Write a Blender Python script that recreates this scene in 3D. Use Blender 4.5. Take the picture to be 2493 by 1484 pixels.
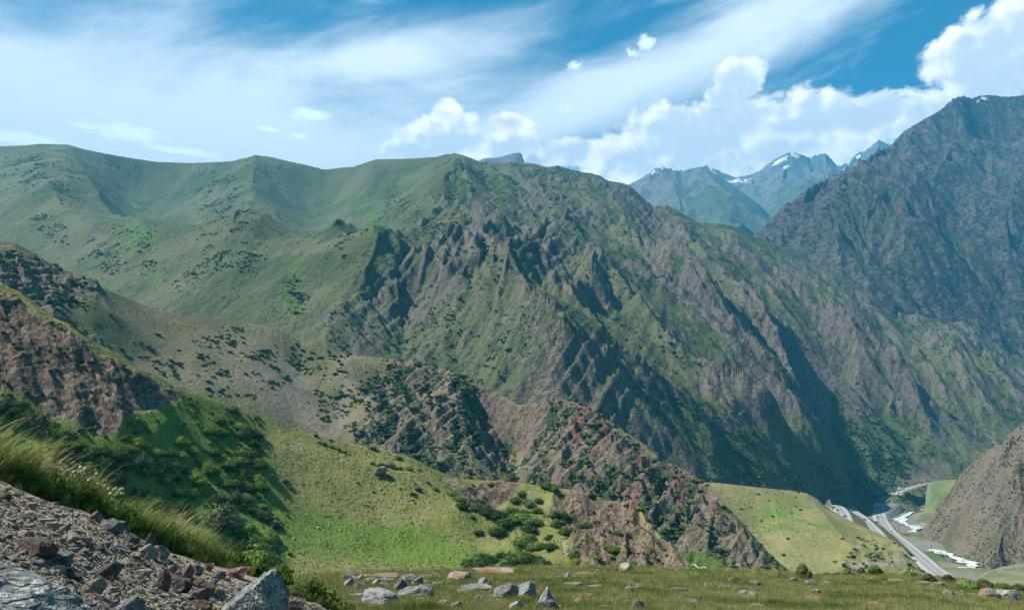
import bpy, math, random
import numpy as np
from mathutils import Vector, Matrix, Euler

SC = bpy.context.scene
for _o in list(bpy.data.objects):
    bpy.data.objects.remove(_o)
COL = SC.collection

# ---------------------------------------------------------------- camera
F_PX, UC, VC, YH = 1956.6, 1246.5, 742.0, 1060.0      # photo measured 2493 x 1484, horizon row YH
PITCH = math.atan((YH - VC) / F_PX)
cam_d = bpy.data.cameras.new('camera')
cam_d.sensor_fit = 'HORIZONTAL'
cam_d.angle = math.radians(65.0)
cam_d.clip_start = 0.2
cam_d.clip_end = 40000
cam = bpy.data.objects.new('camera', cam_d)
COL.objects.link(cam)
cam.rotation_euler = (math.pi / 2 + PITCH, 0, 0)
SC.camera = cam

# ---------------------------------------------------------------- light and exposure
SUN_AZ, SUN_EL = math.radians(-90), math.radians(52)   # azimuth from +Y, negative = left
SUN_STRENGTH, SKY_STRENGTH, EXPOSURE = 5.0, 0.060, 1.44
sun_dir = Vector((math.sin(SUN_AZ) * math.cos(SUN_EL), math.cos(SUN_AZ) * math.cos(SUN_EL), math.sin(SUN_EL)))
sun_d = bpy.data.lights.new('sun', 'SUN')
sun_d.energy = SUN_STRENGTH
sun_d.angle = math.radians(0.53)
sun_d.color = (1.0, 0.94, 0.84)
sun = bpy.data.objects.new('sun', sun_d)
COL.objects.link(sun)
sun.rotation_euler = sun_dir.to_track_quat('Z', 'Y').to_euler()
vs = SC.view_settings
vs.view_transform = 'Standard'
vs.look = 'None'
vs.exposure = EXPOSURE
vs.gamma = 1.0
vs.use_curve_mapping = False
cy = SC.cycles
cy.use_denoising = True
cy.max_bounces = 5
cy.diffuse_bounces = 2
cy.glossy_bounces = 1
cy.transmission_bounces = 2
cy.transparent_max_bounces = 6
cy.volume_bounces = 1
cy.use_adaptive_sampling = True
cy.adaptive_threshold = 0.03


# ---------------------------------------------------------------- node helper
class E:
    """A socket with arithmetic: builds shader math nodes."""
    nt = None

    def __init__(self, s):
        self.s = s

    @staticmethod
    def math(op, *args, clamp=False):
        n = E.nt.nodes.new('ShaderNodeMath')
        n.operation = op
        n.use_clamp = clamp
        for i, a in enumerate(args):
            if isinstance(a, E):
                E.nt.links.new(a.s, n.inputs[i])
            else:
                n.inputs[i].default_value = float(a)
        return E(n.outputs[0])

    def __add__(self, o): return E.math('ADD', self, o)
    __radd__ = __add__
    def __sub__(self, o): return E.math('SUBTRACT', self, o)
    def __rsub__(self, o): return E.math('SUBTRACT', o, self)
    def __mul__(self, o): return E.math('MULTIPLY', self, o)
    __rmul__ = __mul__
    def __truediv__(self, o): return E.math('DIVIDE', self, o)


def vmath(op, a, b=None, out=0):
    n = E.nt.nodes.new('ShaderNodeVectorMath')
    n.operation = op
    for i, x in enumerate((a, b)):
        if x is None:
            continue
        if isinstance(x, E):
            E.nt.links.new(x.s, n.inputs[i])
        else:
            n.inputs[i].default_value = x
    return E(n.outputs[1 if op in ('LENGTH', 'DOT_PRODUCT', 'DISTANCE') else 0])


def comb(x, y, z=0.0):
    n = E.nt.nodes.new('ShaderNodeCombineXYZ')
    for i, a in enumerate((x, y, z)):
        if isinstance(a, E):
            E.nt.links.new(a.s, n.inputs[i])
        else:
            n.inputs[i].default_value = a
    return E(n.outputs[0])


def sep(v, color=False):
    n = E.nt.nodes.new('ShaderNodeSeparateColor' if color else 'ShaderNodeSeparateXYZ')
    E.nt.links.new(v.s, n.inputs[0])
    return [E(o) for o in n.outputs[:3]]


def noise(vec, scale, detail=5, rough=0.55, dist=0.0, lac=2.0):
    n = E.nt.nodes.new('ShaderNodeTexNoise')
    E.nt.links.new(vec.s, n.inputs['Vector'])
    n.inputs['Scale'].default_value = scale
    n.inputs['Detail'].default_value = detail
    n.inputs['Roughness'].default_value = rough
    n.inputs['Lacunarity'].default_value = lac
    n.inputs['Distortion'].default_value = dist
    return E(n.outputs[0])


def voronoi(vec, scale, feature='F1', out='Distance'):
    n = E.nt.nodes.new('ShaderNodeTexVoronoi')
    n.feature = feature
    E.nt.links.new(vec.s, n.inputs['Vector'])
    n.inputs['Scale'].default_value = scale
    return E(n.outputs[out])


def sstep(x, a, b, o0=0.0, o1=1.0):
    n = E.nt.nodes.new('ShaderNodeMapRange')
    n.interpolation_type = 'SMOOTHSTEP'
    E.nt.links.new(x.s, n.inputs['Value'])
    for k, v in zip(('From Min', 'From Max', 'To Min', 'To Max'), (a, b, o0, o1)):
        n.inputs[k].default_value = v
    return E(n.outputs[0])


def mixc(f, a, b, mode='MIX'):
    n = E.nt.nodes.new('ShaderNodeMix')
    n.data_type = 'RGBA'
    n.blend_type = mode
    n.clamp_factor = True
    for i, x in ((0, f), (6, a), (7, b)):
        if isinstance(x, E):
            E.nt.links.new(x.s, n.inputs[i])
        elif isinstance(x, (int, float)):
            n.inputs[i].default_value = x
        else:
            n.inputs[i].default_value = (*x, 1)
    return E(n.outputs[2])


def attr(name, out='Color'):
    n = E.nt.nodes.new('ShaderNodeAttribute')
    n.attribute_name = name
    return E(n.outputs[out])


# ---------------------------------------------------------------- pixel <-> world
CP, SP = math.cos(PITCH), math.sin(PITCH)


def ray(u, v):
    a = (u - UC) / F_PX
    b = (VC - v) / F_PX
    return np.array((a, CP - b * SP, SP + b * CP))


def P(u, v, d):
    r = ray(u, v)
    return r * (d / r[1])


def proj(x, y, z):
    c = y * CP + z * SP
    up = -y * SP + z * CP
    return UC + F_PX * x / c, VC - F_PX * up / c


def azel(u, v):
    r = ray(u, v)
    return math.atan2(r[0], r[1]), math.atan2(r[2], math.hypot(r[0], r[1]))


# ---------------------------------------------------------------- sky with clouds
world = bpy.data.worlds.new('World')
SC.world = world
world.use_nodes = True
wnt = world.node_tree
wnt.nodes.clear()
E.nt = wnt
sky = wnt.nodes.new('ShaderNodeTexSky')
sky.sky_type = 'NISHITA'
sky.sun_disc = False
sky.sun_elevation = SUN_EL
sky.sun_rotation = SUN_AZ
sky.altitude = 2400
sky.air_density = 1.0
sky.dust_density = 0.3
sky.ozone_density = 2.2
tc = wnt.nodes.new('ShaderNodeTexCoord')
gen = E(tc.outputs['Generated'])
gx, gy, gz = sep(gen)
az = E.math('ARCTAN2', gx, gy)
el = E.math('ARCSINE', gz)
ae = comb(az, el)
# cirrus: stretched noise along the wind direction, everywhere in the sky
TH = math.radians(13.5)
s_ = az * math.cos(TH) + el * math.sin(TH)
t_ = el * math.cos(TH) - az * math.sin(TH)
wob = noise(comb(az, el, 3.3), 2.2, 3, 0.5) - 0.5
warp = comb(s_ * 1.3, (t_ + wob * 0.14) * 2.9)
ci1 = noise(warp, 2.4, 6, 0.62, 0.6)
ci2 = noise(comb(s_ * 2.0, t_ * 14.0, 5.0), 2.0, 4, 0.6, 0.4)


def pxblob(u, v, ru, rv, ang=0.0):
    """distance field of an ellipse given in photo pixels, in sky angles"""
    a0, e0 = azel(u, v)
    k = 1.0 / F_PX
    c, s = math.cos(ang), math.sin(ang)
    dx, dy = az - a0, el - e0
    if ang:
        dx, dy = dx * c + dy * s, dy * c - dx * s
    d2 = vmath('LENGTH', comb(dx * (1.0 / (ru * k)), dy * (1.0 / (rv * k))))
    return E.math('SUBTRACT', 1.0, d2)


def mx(a, b):
    return E.math('MAXIMUM', a, b)


veil = pxblob(480, 330, 1050, 270, math.radians(4))
veil = mx(veil, pxblob(1500, 225, 1150, 105, math.radians(17)) * 1.25)
veil = mx(veil, pxblob(900, 150, 600, 90, math.radians(10)))
glow = pxblob(420, 400, 1500, 360)
vden = sstep(mx(veil, glow * 1.35) * 0.85 + (ci1 - 0.5) * 1.7 + (ci2 - 0.5) * 0.5, -0.25, 0.85)
back = sstep(ci1 + (ci2 - 0.5) * 0.3, 0.50, 0.80) * 0.55
cirrus = E.math('MAXIMUM', vden * 0.80, back)

# cumulus: clumps of ellipses with a cauliflower edge
cum = [(1085, 335, 120, 62), (1085, 280, 45, 50), (1010, 370, 90, 35), (1230, 355, 100, 45), (1240, 300, 60, 30),
       (1400, 370, 120, 45), (1520, 385, 130, 70), (1640, 330, 170, 75), (1800, 300, 170, 72), (1960, 295, 180, 70),
       (2130, 285, 170, 62), (2250, 280, 120, 60), (1850, 380, 330, 70), (1745, 345, 130, 65), (1798, 200, 66, 58), (1765, 240, 55, 46),
       (2370, 140, 120, 80), (2460, 100, 130, 100), (2560, 110, 160, 130), (2420, 210, 130, 50)]
flat = [(318, 323, 95, 22), (440, 368, 110, 12), (755, 278, 62, 17), (655, 315, 38, 8), (730, 332, 32, 8), (60, 338, 120, 20), (210, 306, 45, 9)]
thin = [(1572, 108, 34, 40), (1540, 130, 46, 18), (1385, 262, 34, 22), (1400, 160, 44, 18)]
cd = None
for b in cum:
    f = pxblob(*b)
    cd = f if cd is None else mx(cd, f)
td = None
for b in thin:
    f = pxblob(*b)
    td = f if td is None else mx(td, f)
fd = None
for b in flat:
    f = pxblob(*b)
    fd = f if fd is None else mx(fd, f)
p3 = comb(az, el * 1.15)
big = noise(p3, 9.0, 3, 0.5)
puff = noise(p3, 27.0, 7, 0.66, 0.35)
sx, sy = -0.010, 0.010
p3s = vmath('ADD', p3, (sx, sy, 0))
puff_s = noise(p3s, 27.0, 4, 0.66, 0.35)
big_s = noise(p3s, 9.0, 3, 0.5)
cdens = cd * 0.9 + (big - 0.5) * 0.9 + (puff - 0.5) * 1.0
cmask = sstep(cdens, -0.02, 0.24)
rag = noise(p3, 75.0, 6, 0.65, 0.6)
tdens = td * 0.7 + (puff - 0.5) * 2.2 + (rag - 0.5) * 2.6
tmask = sstep(tdens, 0.25, 1.0) * 0.8 * sstep(td, -0.15, 0.5)
fdens = fd * 0.9 + (noise(comb(az, el * 3.0, 2.0), 38.0, 5, 0.62) - 0.5) * 1.5
tmask = E.math('MAXIMUM', tmask, sstep(fdens, 0.05, 0.55) * 0.92)
# low cumulus all round the horizon outside the view
low = sstep(noise(comb(az * 1.0, el * 2.2, 9.0), 4.5, 6, 0.6) - el * 1.0, 0.47, 0.60) * sstep(el, -0.02, 0.06)
away = sstep(E.math('ABSOLUTE', az), 0.62, 0.8)
low = low * away
relief = (puff - puff_s) * 1.1 + (big - big_s) * 3.0
lit = sstep(relief - cd * 0.60, -0.50, 0.16)  # sunward light and inner shade of the clouds, painted into their colour
ccol = mixc(lit, (0.60, 0.62, 0.70), (1.08, 1.01, 1.01))
bg_sky = mixc(1.0, E(sky.outputs[0]), (0.06, 0.60, 0.80), 'MULTIPLY')
CLOUD = 12.0
cl_white = mixc(1.0, ccol, (CLOUD, CLOUD, CLOUD), 'MULTIPLY')
ci_col = (11.2, 11.2, 11.5)
c = mixc(cirrus, bg_sky, ci_col)
c = mixc(tmask, c, (CLOUD * 0.95, CLOUD * 1.0, CLOUD * 1.03))
c = mixc(E.math('MAXIMUM', cmask, low), c, cl_white)
bgn = wnt.nodes.new('ShaderNodeBackground')
bgn.inputs['Strength'].default_value = SKY_STRENGTH
wnt.links.new(c.s, bgn.inputs['Color'])
wout = wnt.nodes.new('ShaderNodeOutputWorld')
wnt.links.new(bgn.outputs[0], wout.inputs['Surface'])
world.cycles.sampling_method = 'MANUAL'
world.cycles.sample_map_resolution = 512

# ---------------------------------------------------------------- numpy noise
_perm = {}


def _tab(seed):
    if seed not in _perm:
        r = np.random.default_rng(seed + 1000)
        p = r.permutation(4096).astype(np.int32)
        a = r.random(4096) * 2 * np.pi
        _perm[seed] = (p, np.cos(a).astype(np.float32), np.sin(a).astype(np.float32))
    return _perm[seed]


def pn(x, y, seed=0):
    """2-D gradient noise, about -0.7..0.7"""
    p, gc, gs = _tab(seed)
    xi = np.floor(x); yi = np.floor(y)
    xf = (x - xi).astype(np.float32); yf = (y - yi).astype(np.float32)
    xi = xi.astype(np.int64) & 4095; yi = yi.astype(np.int64) & 4095
    x1 = (xi + 1) & 4095; y1 = (yi + 1) & 4095
    u = xf * xf * xf * (xf * (xf * 6 - 15) + 10)
    v = yf * yf * yf * (yf * (yf * 6 - 15) + 10)
    px0 = p[xi]; px1 = p[x1]

    def g(px, yy, dx, dy):
        h = p[(px + yy) & 4095]
        return gc[h] * dx + gs[h] * dy
    a = g(px0, yi, xf, yf); b = g(px1, yi, xf - 1, yf)
    c_ = g(px0, y1, xf, yf - 1); d = g(px1, y1, xf - 1, yf - 1)
    return (a + (b - a) * u) + ((c_ + (d - c_) * u) - (a + (b - a) * u)) * v


def fbm(x, y, L, octv=5, gain=0.5, seed=0, ridged=False):
    f = 1.0 / L; amp = 1.0; tot = 0.0; s = 0.0
    w = 1.0
    for i in range(octv):
        n = pn(x * f + 17.3 * i, y * f - 9.1 * i, seed + i)
        if ridged:
            n = (1 - np.abs(n) * 2.2)
            n = n * n * np.sign(n)
            s = s + amp * n * w
            w = np.clip(n * 1.4, 0.15, 1)
        else:
            s = s + amp * n * 1.6
        tot += amp
        amp *= gain; f *= 2.03
    return s / tot


def n1(t, seed=0, octv=3):
    s = 0; amp = 1; tot = 0
    for i in range(octv):
        s = s + amp * pn(t * (2.1 ** i), np.full_like(t, 0.37 + i), seed + i); tot += amp; amp *= 0.55
    return s / tot * 1.8


def gully(x, y, gx_, gy_, L, octv=4, gain=0.5, seed=0, steer=1.0):
    """erosion-like ribs and gullies that run down the slope"""
    f = 1.0 / L; amp = 1.0; out = 0.0; tot = 0.0
    p, gc, gs = _tab(seed + 77)
    dx_, dy_ = gx_.copy(), gy_.copy()
    for o in range(octv):
        m = np.sqrt(dx_ * dx_ + dy_ * dy_) + 1e-6
        sxp = -dy_ / m; syp = dx_ / m              # across the slope
        X = x * f + o * 31.7; Y = y * f - o * 12.9
        xi = np.floor(X); yi = np.floor(Y)
        xf = X - xi; yf = Y - yi
        xi = xi.astype(np.int64); yi = yi.astype(np.int64)
        num = 0.0; den = 0.0; ds = 0.0
        for i in (-1, 0, 1):
            for j in (-1, 0, 1):
                h = p[(p[(xi + i) & 4095] + yi + j) & 4095]
                jx = gc[h] * 0.35 + 0.5; jy = gs[h] * 0.35 + 0.5
                vx = xf - i - jx; vy = yf - j - jy
                w = np.exp(-(vx * vx + vy * vy) * 2.4)
                ph = (vx * sxp + vy * syp) * 6.2832
                num = num + np.cos(ph) * w
                ds = ds - np.sin(ph) * w
                den = den + w
        num = num / den; ds = ds / den
        out = out + amp * num
        tot += amp
        # branch: the next, finer ribs follow the flanks of these
        k = steer * 0.9
        dx_ = dx_ / m + k * ds * sxp
        dy_ = dy_ / m + k * ds * syp
        amp *= gain; f *= 1.9
    return out / tot


def grad_xy(X, Y, Z):
    xi = np.gradient(X, axis=0); xj = np.gradient(X, axis=1)
    yi = np.gradient(Y, axis=0); yj = np.gradient(Y, axis=1)
    zi = np.gradient(Z, axis=0); zj = np.gradient(Z, axis=1)
    det = xi * yj - xj * yi
    det = np.where(np.abs(det) < 1e-9, 1e-9, det)
    return (zi * yj - zj * yi) / det, (zj * xi - zi * xj) / det


def smooth01(x, a, b):
    t = np.clip((x - a) / (b - a), 0, 1)
    return t * t * (3 - 2 * t)


def blob(u, v, cu, cv, ru, rv, ang=0.0, soft=0.5):
    """soft ellipse: 1 inside, 0 outside"""
    c_, s = math.cos(math.radians(ang)), math.sin(math.radians(ang))
    dx, dy = u - cu, v - cv
    r = np.sqrt(((dx * c_ + dy * s) / ru) ** 2 + ((dy * c_ - dx * s) / rv) ** 2)
    return smooth01(-r, -(1 + soft), -(1 - soft))


def inpoly(u, v, poly, soft=12.0):
    """1 inside the polygon, fading over soft pixels"""
    ins = np.zeros(u.shape, bool); dmin = np.full(u.shape, 1e9)
    n = len(poly)
    for i in range(n):
        x0, y0 = poly[i]; x1, y1 = poly[(i + 1) % n]
        cond = (y0 > v) != (y1 > v)
        xx = (x1 - x0) * (v - y0) / ((y1 - y0) if y1 != y0 else 1e-9) + x0
        ins ^= cond & (u < xx)
        ex, ey = x1 - x0, y1 - y0
        t = np.clip(((u - x0) * ex + (v - y0) * ey) / (ex * ex + ey * ey + 1e-9), 0, 1)
        dmin = np.minimum(dmin, (u - x0 - t * ex) ** 2 + (v - y0 - t * ey) ** 2)
    dd = np.sqrt(dmin) * np.where(ins, 1, -1)
    return smooth01(dd, -soft, soft)


def polyline_px(u, v, pts, width):
    dmin = np.full(u.shape, 1e9)
    for (x0, y0), (x1, y1) in zip(pts[:-1], pts[1:]):
        ex, ey = x1 - x0, y1 - y0
        t = np.clip(((u - x0) * ex + (v - y0) * ey) / (ex * ex + ey * ey + 1e-9), 0, 1)
        dmin = np.minimum(dmin, (u - x0 - t * ex) ** 2 + (v - y0 - t * ey) ** 2)
    return smooth01(-np.sqrt(dmin), -width, -width * 0.3)


# ---------------------------------------------------------------- landform: crest line, foot line, spurs between
class Land:
    def __init__(self, crest, foot, back=0.55, curve=0.15, front=0.3, rnd=0.0, win=110.0, notch=0.13):
        self.crest = self._prep(crest)
        self.foot = self._prep(foot)
        self.back, self.curve, self.front, self.rnd, self.win, self.notch = back, curve, front, rnd, win, notch
        self.spurs = []

    @staticmethod
    def _prep(lst):
        w = np.array([P(*n) for n in lst])
        a = w[:, 0] / w[:, 1]
        o = np.argsort(a)
        return a[o], w[o, 1], w[o, 2]

    def _fine(self):
        """smoothed crest and foot along the view, so that notches in the crest fade out down the slope"""
        if hasattr(self, 'fa'):
            return
        a0, a1 = self.crest[0][0], self.crest[0][-1]
        fa = np.linspace(a0, a1, 3000)
        k = max(3, int(self.win / F_PX / (fa[1] - fa[0])) | 1)
        ker = np.hanning(k + 2); ker /= ker.sum()

        def sm(q):
            h = len(ker) // 2
            return np.convolve(np.pad(q, h, mode='edge'), ker, 'valid')[:len(q)]
        dc = np.interp(fa, self.crest[0], self.crest[1]); zc = np.interp(fa, self.crest[0], self.crest[2])
        db = np.interp(fa, self.foot[0], self.foot[1]); zb = np.interp(fa, self.foot[0], self.foot[2])
        ds = sm(dc)
        zc = zc * ds / dc
        self.fa, self.fd, self.fz, self.fzs, self.fdb, self.fzb = fa, ds, zc, sm(zc), sm(db), sm(zb)

    def lines(self, a):
        self._fine()
        return np.interp(a, self.fa, self.fd), np.interp(a, self.fa, self.fz), np.interp(a, self.fa, self.fdb), np.interp(a, self.fa, self.fzb)

    def smooth(self, x, y):
        y = np.maximum(y, 0.5)
        a = x / y
        dc, zc, db, zb = self.lines(a)
        zs = np.interp(a, self.fa, self.fzs)
        t = (y - db) / np.maximum(dc - db, 1e-3)
        k = self.curve
        tc_ = np.clip(t, 0, None)
        extra = (zc - zs) * np.exp(-np.abs(y - dc) / (self.notch * (dc - db)))
        zf = zb + (zs - zb) * ((1 - k) * tc_ + k * np.clip(tc_, 0, 1) ** 2 + k * 2 * np.clip(tc_ - 1, 0, None))
        zf = np.where(t < 0, zb - self.front * (db - y), zf)
        zk = zs - self.back * (y - dc)
        if self.rnd > 0:
            r = self.rnd
            off = 0.6931 * r * smooth01(t, 0.3, 0.95)
            return -r * np.logaddexp(-zf / r, -zk / r) + off + extra
        return np.where(t > 1, np.minimum(zf, zk), zf) + extra

    def spur(self, pts, B, W, sharp=1.0, add=True):
        B = np.atleast_1d(np.array(B, float))
        if len(B) == 1:
            B = np.full(len(pts), B[0]); B[0] = 0.0; B[-1] *= 0.25
        elif len(B) != len(pts):
            B = np.interp(np.linspace(0, 1, len(pts)), np.linspace(0, 1, len(B)), B)
        out = []
        for (u, v), b in zip(pts, B):
            r = ray(u, v)
            a = r[0] / r[1]
            dc, zc, db, zb = self.lines(np.array([a]))
            ys = np.linspace(db[0] * 0.9, dc[0] * 1.05, 500)
            zz = self.smooth(a * ys, ys) + b
            zr = r[2] / r[1] * ys
            hit = np.nonzero(zz >= zr)[0]
            i = hit[0] if len(hit) else int(np.argmax(zz - zr))
            out.append((a * ys[i], ys[i], b))
        self.spurs.append((np.array(out), W, sharp))

    def relief(self, x, y):
        z = np.zeros(x.shape)
        for nodes, W, sharp in self.spurs:
            x0, y0 = nodes[:, 0].min() - W, nodes[:, 1].min() - W
            x1, y1 = nodes[:, 0].max() + W, nodes[:, 1].max() + W
            m = (x > x0) & (x < x1) & (y > y0) & (y < y1)
            if not m.any():
                continue
            xm, ym = x[m], y[m]
            best = np.zeros(xm.shape)
            for k in range(len(nodes) - 1):
                ax, ay, ab = nodes[k]; bx_, by_, bb = nodes[k + 1]
                ex, ey = bx_ - ax, by_ - ay
                t = np.clip(((xm - ax) * ex + (ym - ay) * ey) / (ex * ex + ey * ey + 1e-9), 0, 1)
                dist = np.sqrt((xm - ax - t * ex) ** 2 + (ym - ay - t * ey) ** 2)
                f = np.clip(1 - dist / W, 0, 1)
                fs = f ** sharp * (1 - 0.35 * (1 - f))
                fv = f * f * (3 - 2 * f)
                bv = ab + (bb - ab) * t
                val = np.where(bv < 0, bv * fv, bv * fs)
                best = np.where(np.abs(val) > np.abs(best), val, best)
            z[m] += best
        return z

    def height(self, x, y):
        return self.smooth(x, y) + self.relief(x, y)

    def grid(self, u0, u1, nc, nr, far=1.12, near=0.9, floor=0.25):
        """rows are spread where the slope shows; columns fan out with distance"""
        a = np.linspace((u0 - UC) / F_PX, (u1 - UC) / F_PX, nc)
        dc, zc, db, zb = self.lines(a)
        nt = 260
        tt = np.linspace(0, 1, nt)[None, :]
        y0 = (db * near)[:, None]; y1 = (dc * far)[:, None]
        Yc = y0 + (y1 - y0) * tt
        Xc = a[:, None] * Yc
        Zc = self.height(Xc, Yc)
        U, V = proj(Xc, Yc, Zc)
        w = np.abs(np.gradient(V, axis=1))
        w = w / (w.mean(axis=1, keepdims=True) + 1e-9)
        w = np.clip(w, 0, 3)
        w[Yc > dc[:, None] * 1.01] *= 0.25
        ker = np.ones(31) / 31
        w = np.apply_along_axis(lambda q: np.convolve(np.pad(q, 15, mode='edge'), ker, 'valid'), 0, w)
        w = w + floor
        cw = np.cumsum(w, axis=1)
        cw = (cw - cw[:, :1]) / (cw[:, -1:] - cw[:, :1])
        q = np.linspace(0, 1, nr)
        Y = np.empty((nc, nr))
        for i in range(nc):
            Y[i] = np.interp(q, cw[i], Yc[i])
        X = a[:, None] * Y
        return X, Y


def grid_mesh(name, X, Y, Z, mat, masks=None, flip=True):
    nc, nr = X.shape
    n = nc * nr
    me = bpy.data.meshes.new(name)
    co = np.stack([X, Y, Z], -1).reshape(-1).astype(np.float32)
    i, j = np.meshgrid(np.arange(nc - 1), np.arange(nr - 1), indexing='ij')
    q = np.stack([i * nr + j, (i + 1) * nr + j, (i + 1) * nr + j + 1, i * nr + j + 1], -1).reshape(-1).astype(np.int32)
    m = (nc - 1) * (nr - 1)
    me.vertices.add(n); me.vertices.foreach_set('co', co)
    me.loops.add(4 * m); me.loops.foreach_set('vertex_index', q)
    me.polygons.add(m); me.polygons.foreach_set('loop_start', np.arange(0, 4 * m, 4, dtype=np.int32))
    me.polygons.foreach_set('use_smooth', np.ones(m, bool))
    me.update(calc_edges=True)
    for k, arrs in (masks or {}).items():
        at = me.attributes.new(k, 'FLOAT_COLOR', 'POINT')
        c4 = np.ones((n, 4), np.float32)
        for ch, arr in enumerate(arrs):
            c4[:, ch] = np.clip(arr, 0, 1).reshape(-1)
        at.data.foreach_set('color', c4.reshape(-1))
    me.materials.append(mat)
    o = bpy.data.objects.new(name, me)
    COL.objects.link(o)
    return o


def tag(o, label=None, cat=None, group=None, kind=None):
    if label: o['label'] = label
    if cat: o['category'] = cat
    if group: o['group'] = group
    if kind: o['kind'] = kind
    return o


# ---------------------------------------------------------------- materials
def new_mat(name):
    m = bpy.data.materials.new(name)
    m.use_nodes = True
    nt = m.node_tree
    nt.nodes.clear()
    E.nt = nt
    out = nt.nodes.new('ShaderNodeOutputMaterial')
    b = nt.nodes.new('ShaderNodeBsdfPrincipled')
    nt.links.new(b.outputs[0], out.inputs['Surface'])
    b.inputs['Specular IOR Level'].default_value = 0.2
    b.inputs['Roughness'].default_value = 0.9
    return m, nt, b


def obj_coord():
    n = E.nt.nodes.new('ShaderNodeTexCoord')
    return E(n.outputs['Object'])


def bump(b, h, strength, dist):
    n = E.nt.nodes.new('ShaderNodeBump')
    n.inputs['Strength'].default_value = strength
    n.inputs['Distance'].default_value = dist
    E.nt.links.new(h.s, n.inputs['Height'])
    E.nt.links.new(n.outputs[0], b.inputs['Normal'])


def land_mat(name, L, grass=(0.115, 0.118, 0.042), dry=(0.20, 0.175, 0.085), green=(0.075, 0.145, 0.022),
             rock_a=(0.105, 0.085, 0.070), rock_b=(0.235, 0.190, 0.150), red=(0.21, 0.085, 0.062), scree=(0.235, 0.205, 0.165),
             shrub=(0.028, 0.055, 0.020), bump_s=0.6, bed=None, edge=0.9):
    """L: size in metres of the medium pattern. mask = rock, green, scree; mask2 = red, shrub, snow"""
    m, nt, b = new_mat(name)
    p = obj_coord()
    mk = sep(attr('mask'), True)
    mk2 = sep(attr('mask2'), True)
    nA = noise(p, 1.0 / L, 4, 0.62)
    nB = noise(p, 4.5 / L, 4, 0.70)
    nC = noise(p, 0.22 / L, 2, 0.5)
    nD = noise(vmath('ADD', p, (91, 13, 7)), 17.0 / L, 2, 0.65)
    g = mixc(sstep(nC + (nB - 0.5) * 0.5, 0.35, 0.65), grass, dry)
    g = mixc(sstep(mk[1] + (nA - 0.5) * 0.7, 0.3, 0.75), g, green)
    g = mixc(sstep(nD, 0.52, 0.72) * 0.45, g, (grass[0] * 0.42, grass[1] * 0.5, grass[2] * 0.42))
    r = mixc(sstep(nB + (nA - 0.5) * 0.5 + (nD - 0.5) * 0.5, 0.36, 0.64), rock_a, rock_b)
    r = mixc(sstep(nD, 0.44, 0.34) * 0.6, r, tuple(x * 0.45 for x in rock_a))
    if bed is not None:
        d = vmath('DOT_PRODUCT', p, bed)
        bn = noise(comb(d * (1.0 / L), nA * 0.7, 0.0), 3.0, 3, 0.7)
        r = mixc(sstep(bn, 0.42, 0.62) * 0.65, r, (rock_b[0] * 1.2, rock_b[1] * 1.2, rock_b[2] * 1.22))
        r = mixc(sstep(bn, 0.46, 0.30) * 0.5, r, (rock_a[0] * 0.7, rock_a[1] * 0.7, rock_a[2] * 0.75))
    r = mixc(sstep(mk2[0] + (nA - 0.5) * 0.9, 0.35, 0.7), r, red)
    sc = mixc(nD, scree, (scree[0] * 0.6, scree[1] * 0.6, scree[2] * 0.62))
    c_ = mixc(sstep(mk[2] + (nA - 0.5) * 0.8 + (nB - 0.5) * 0.4, 0.38, 0.62), g, sc)
    c_ = mixc(sstep(mk[0] + (nA - 0.5) * edge + (nB - 0.5) * 0.5, 0.42, 0.58), c_, r)
    c_ = mixc(sstep(mk2[1] + (nA - 0.5) * 0.9 + (nB - 0.5) * 0.7, 0.45, 0.6), c_, shrub)
    c_ = mixc(sstep(mk2[2] + (nB - 0.5) * 0.6, 0.45, 0.55), c_, (0.58, 0.60, 0.62))
    v = (nB - 0.5) * 0.6 + (nC - 0.5) * 0.35 + (nD - 0.5) * 0.6 + 1.0
    c_ = mixc(1.0, c_, comb(v, v, v), 'MULTIPLY')
    nt.links.new(c_.s, b.inputs['Base Color'])
    bump(b, nB + nD * 0.35, bump_s, L * 0.2)
    return m


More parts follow.
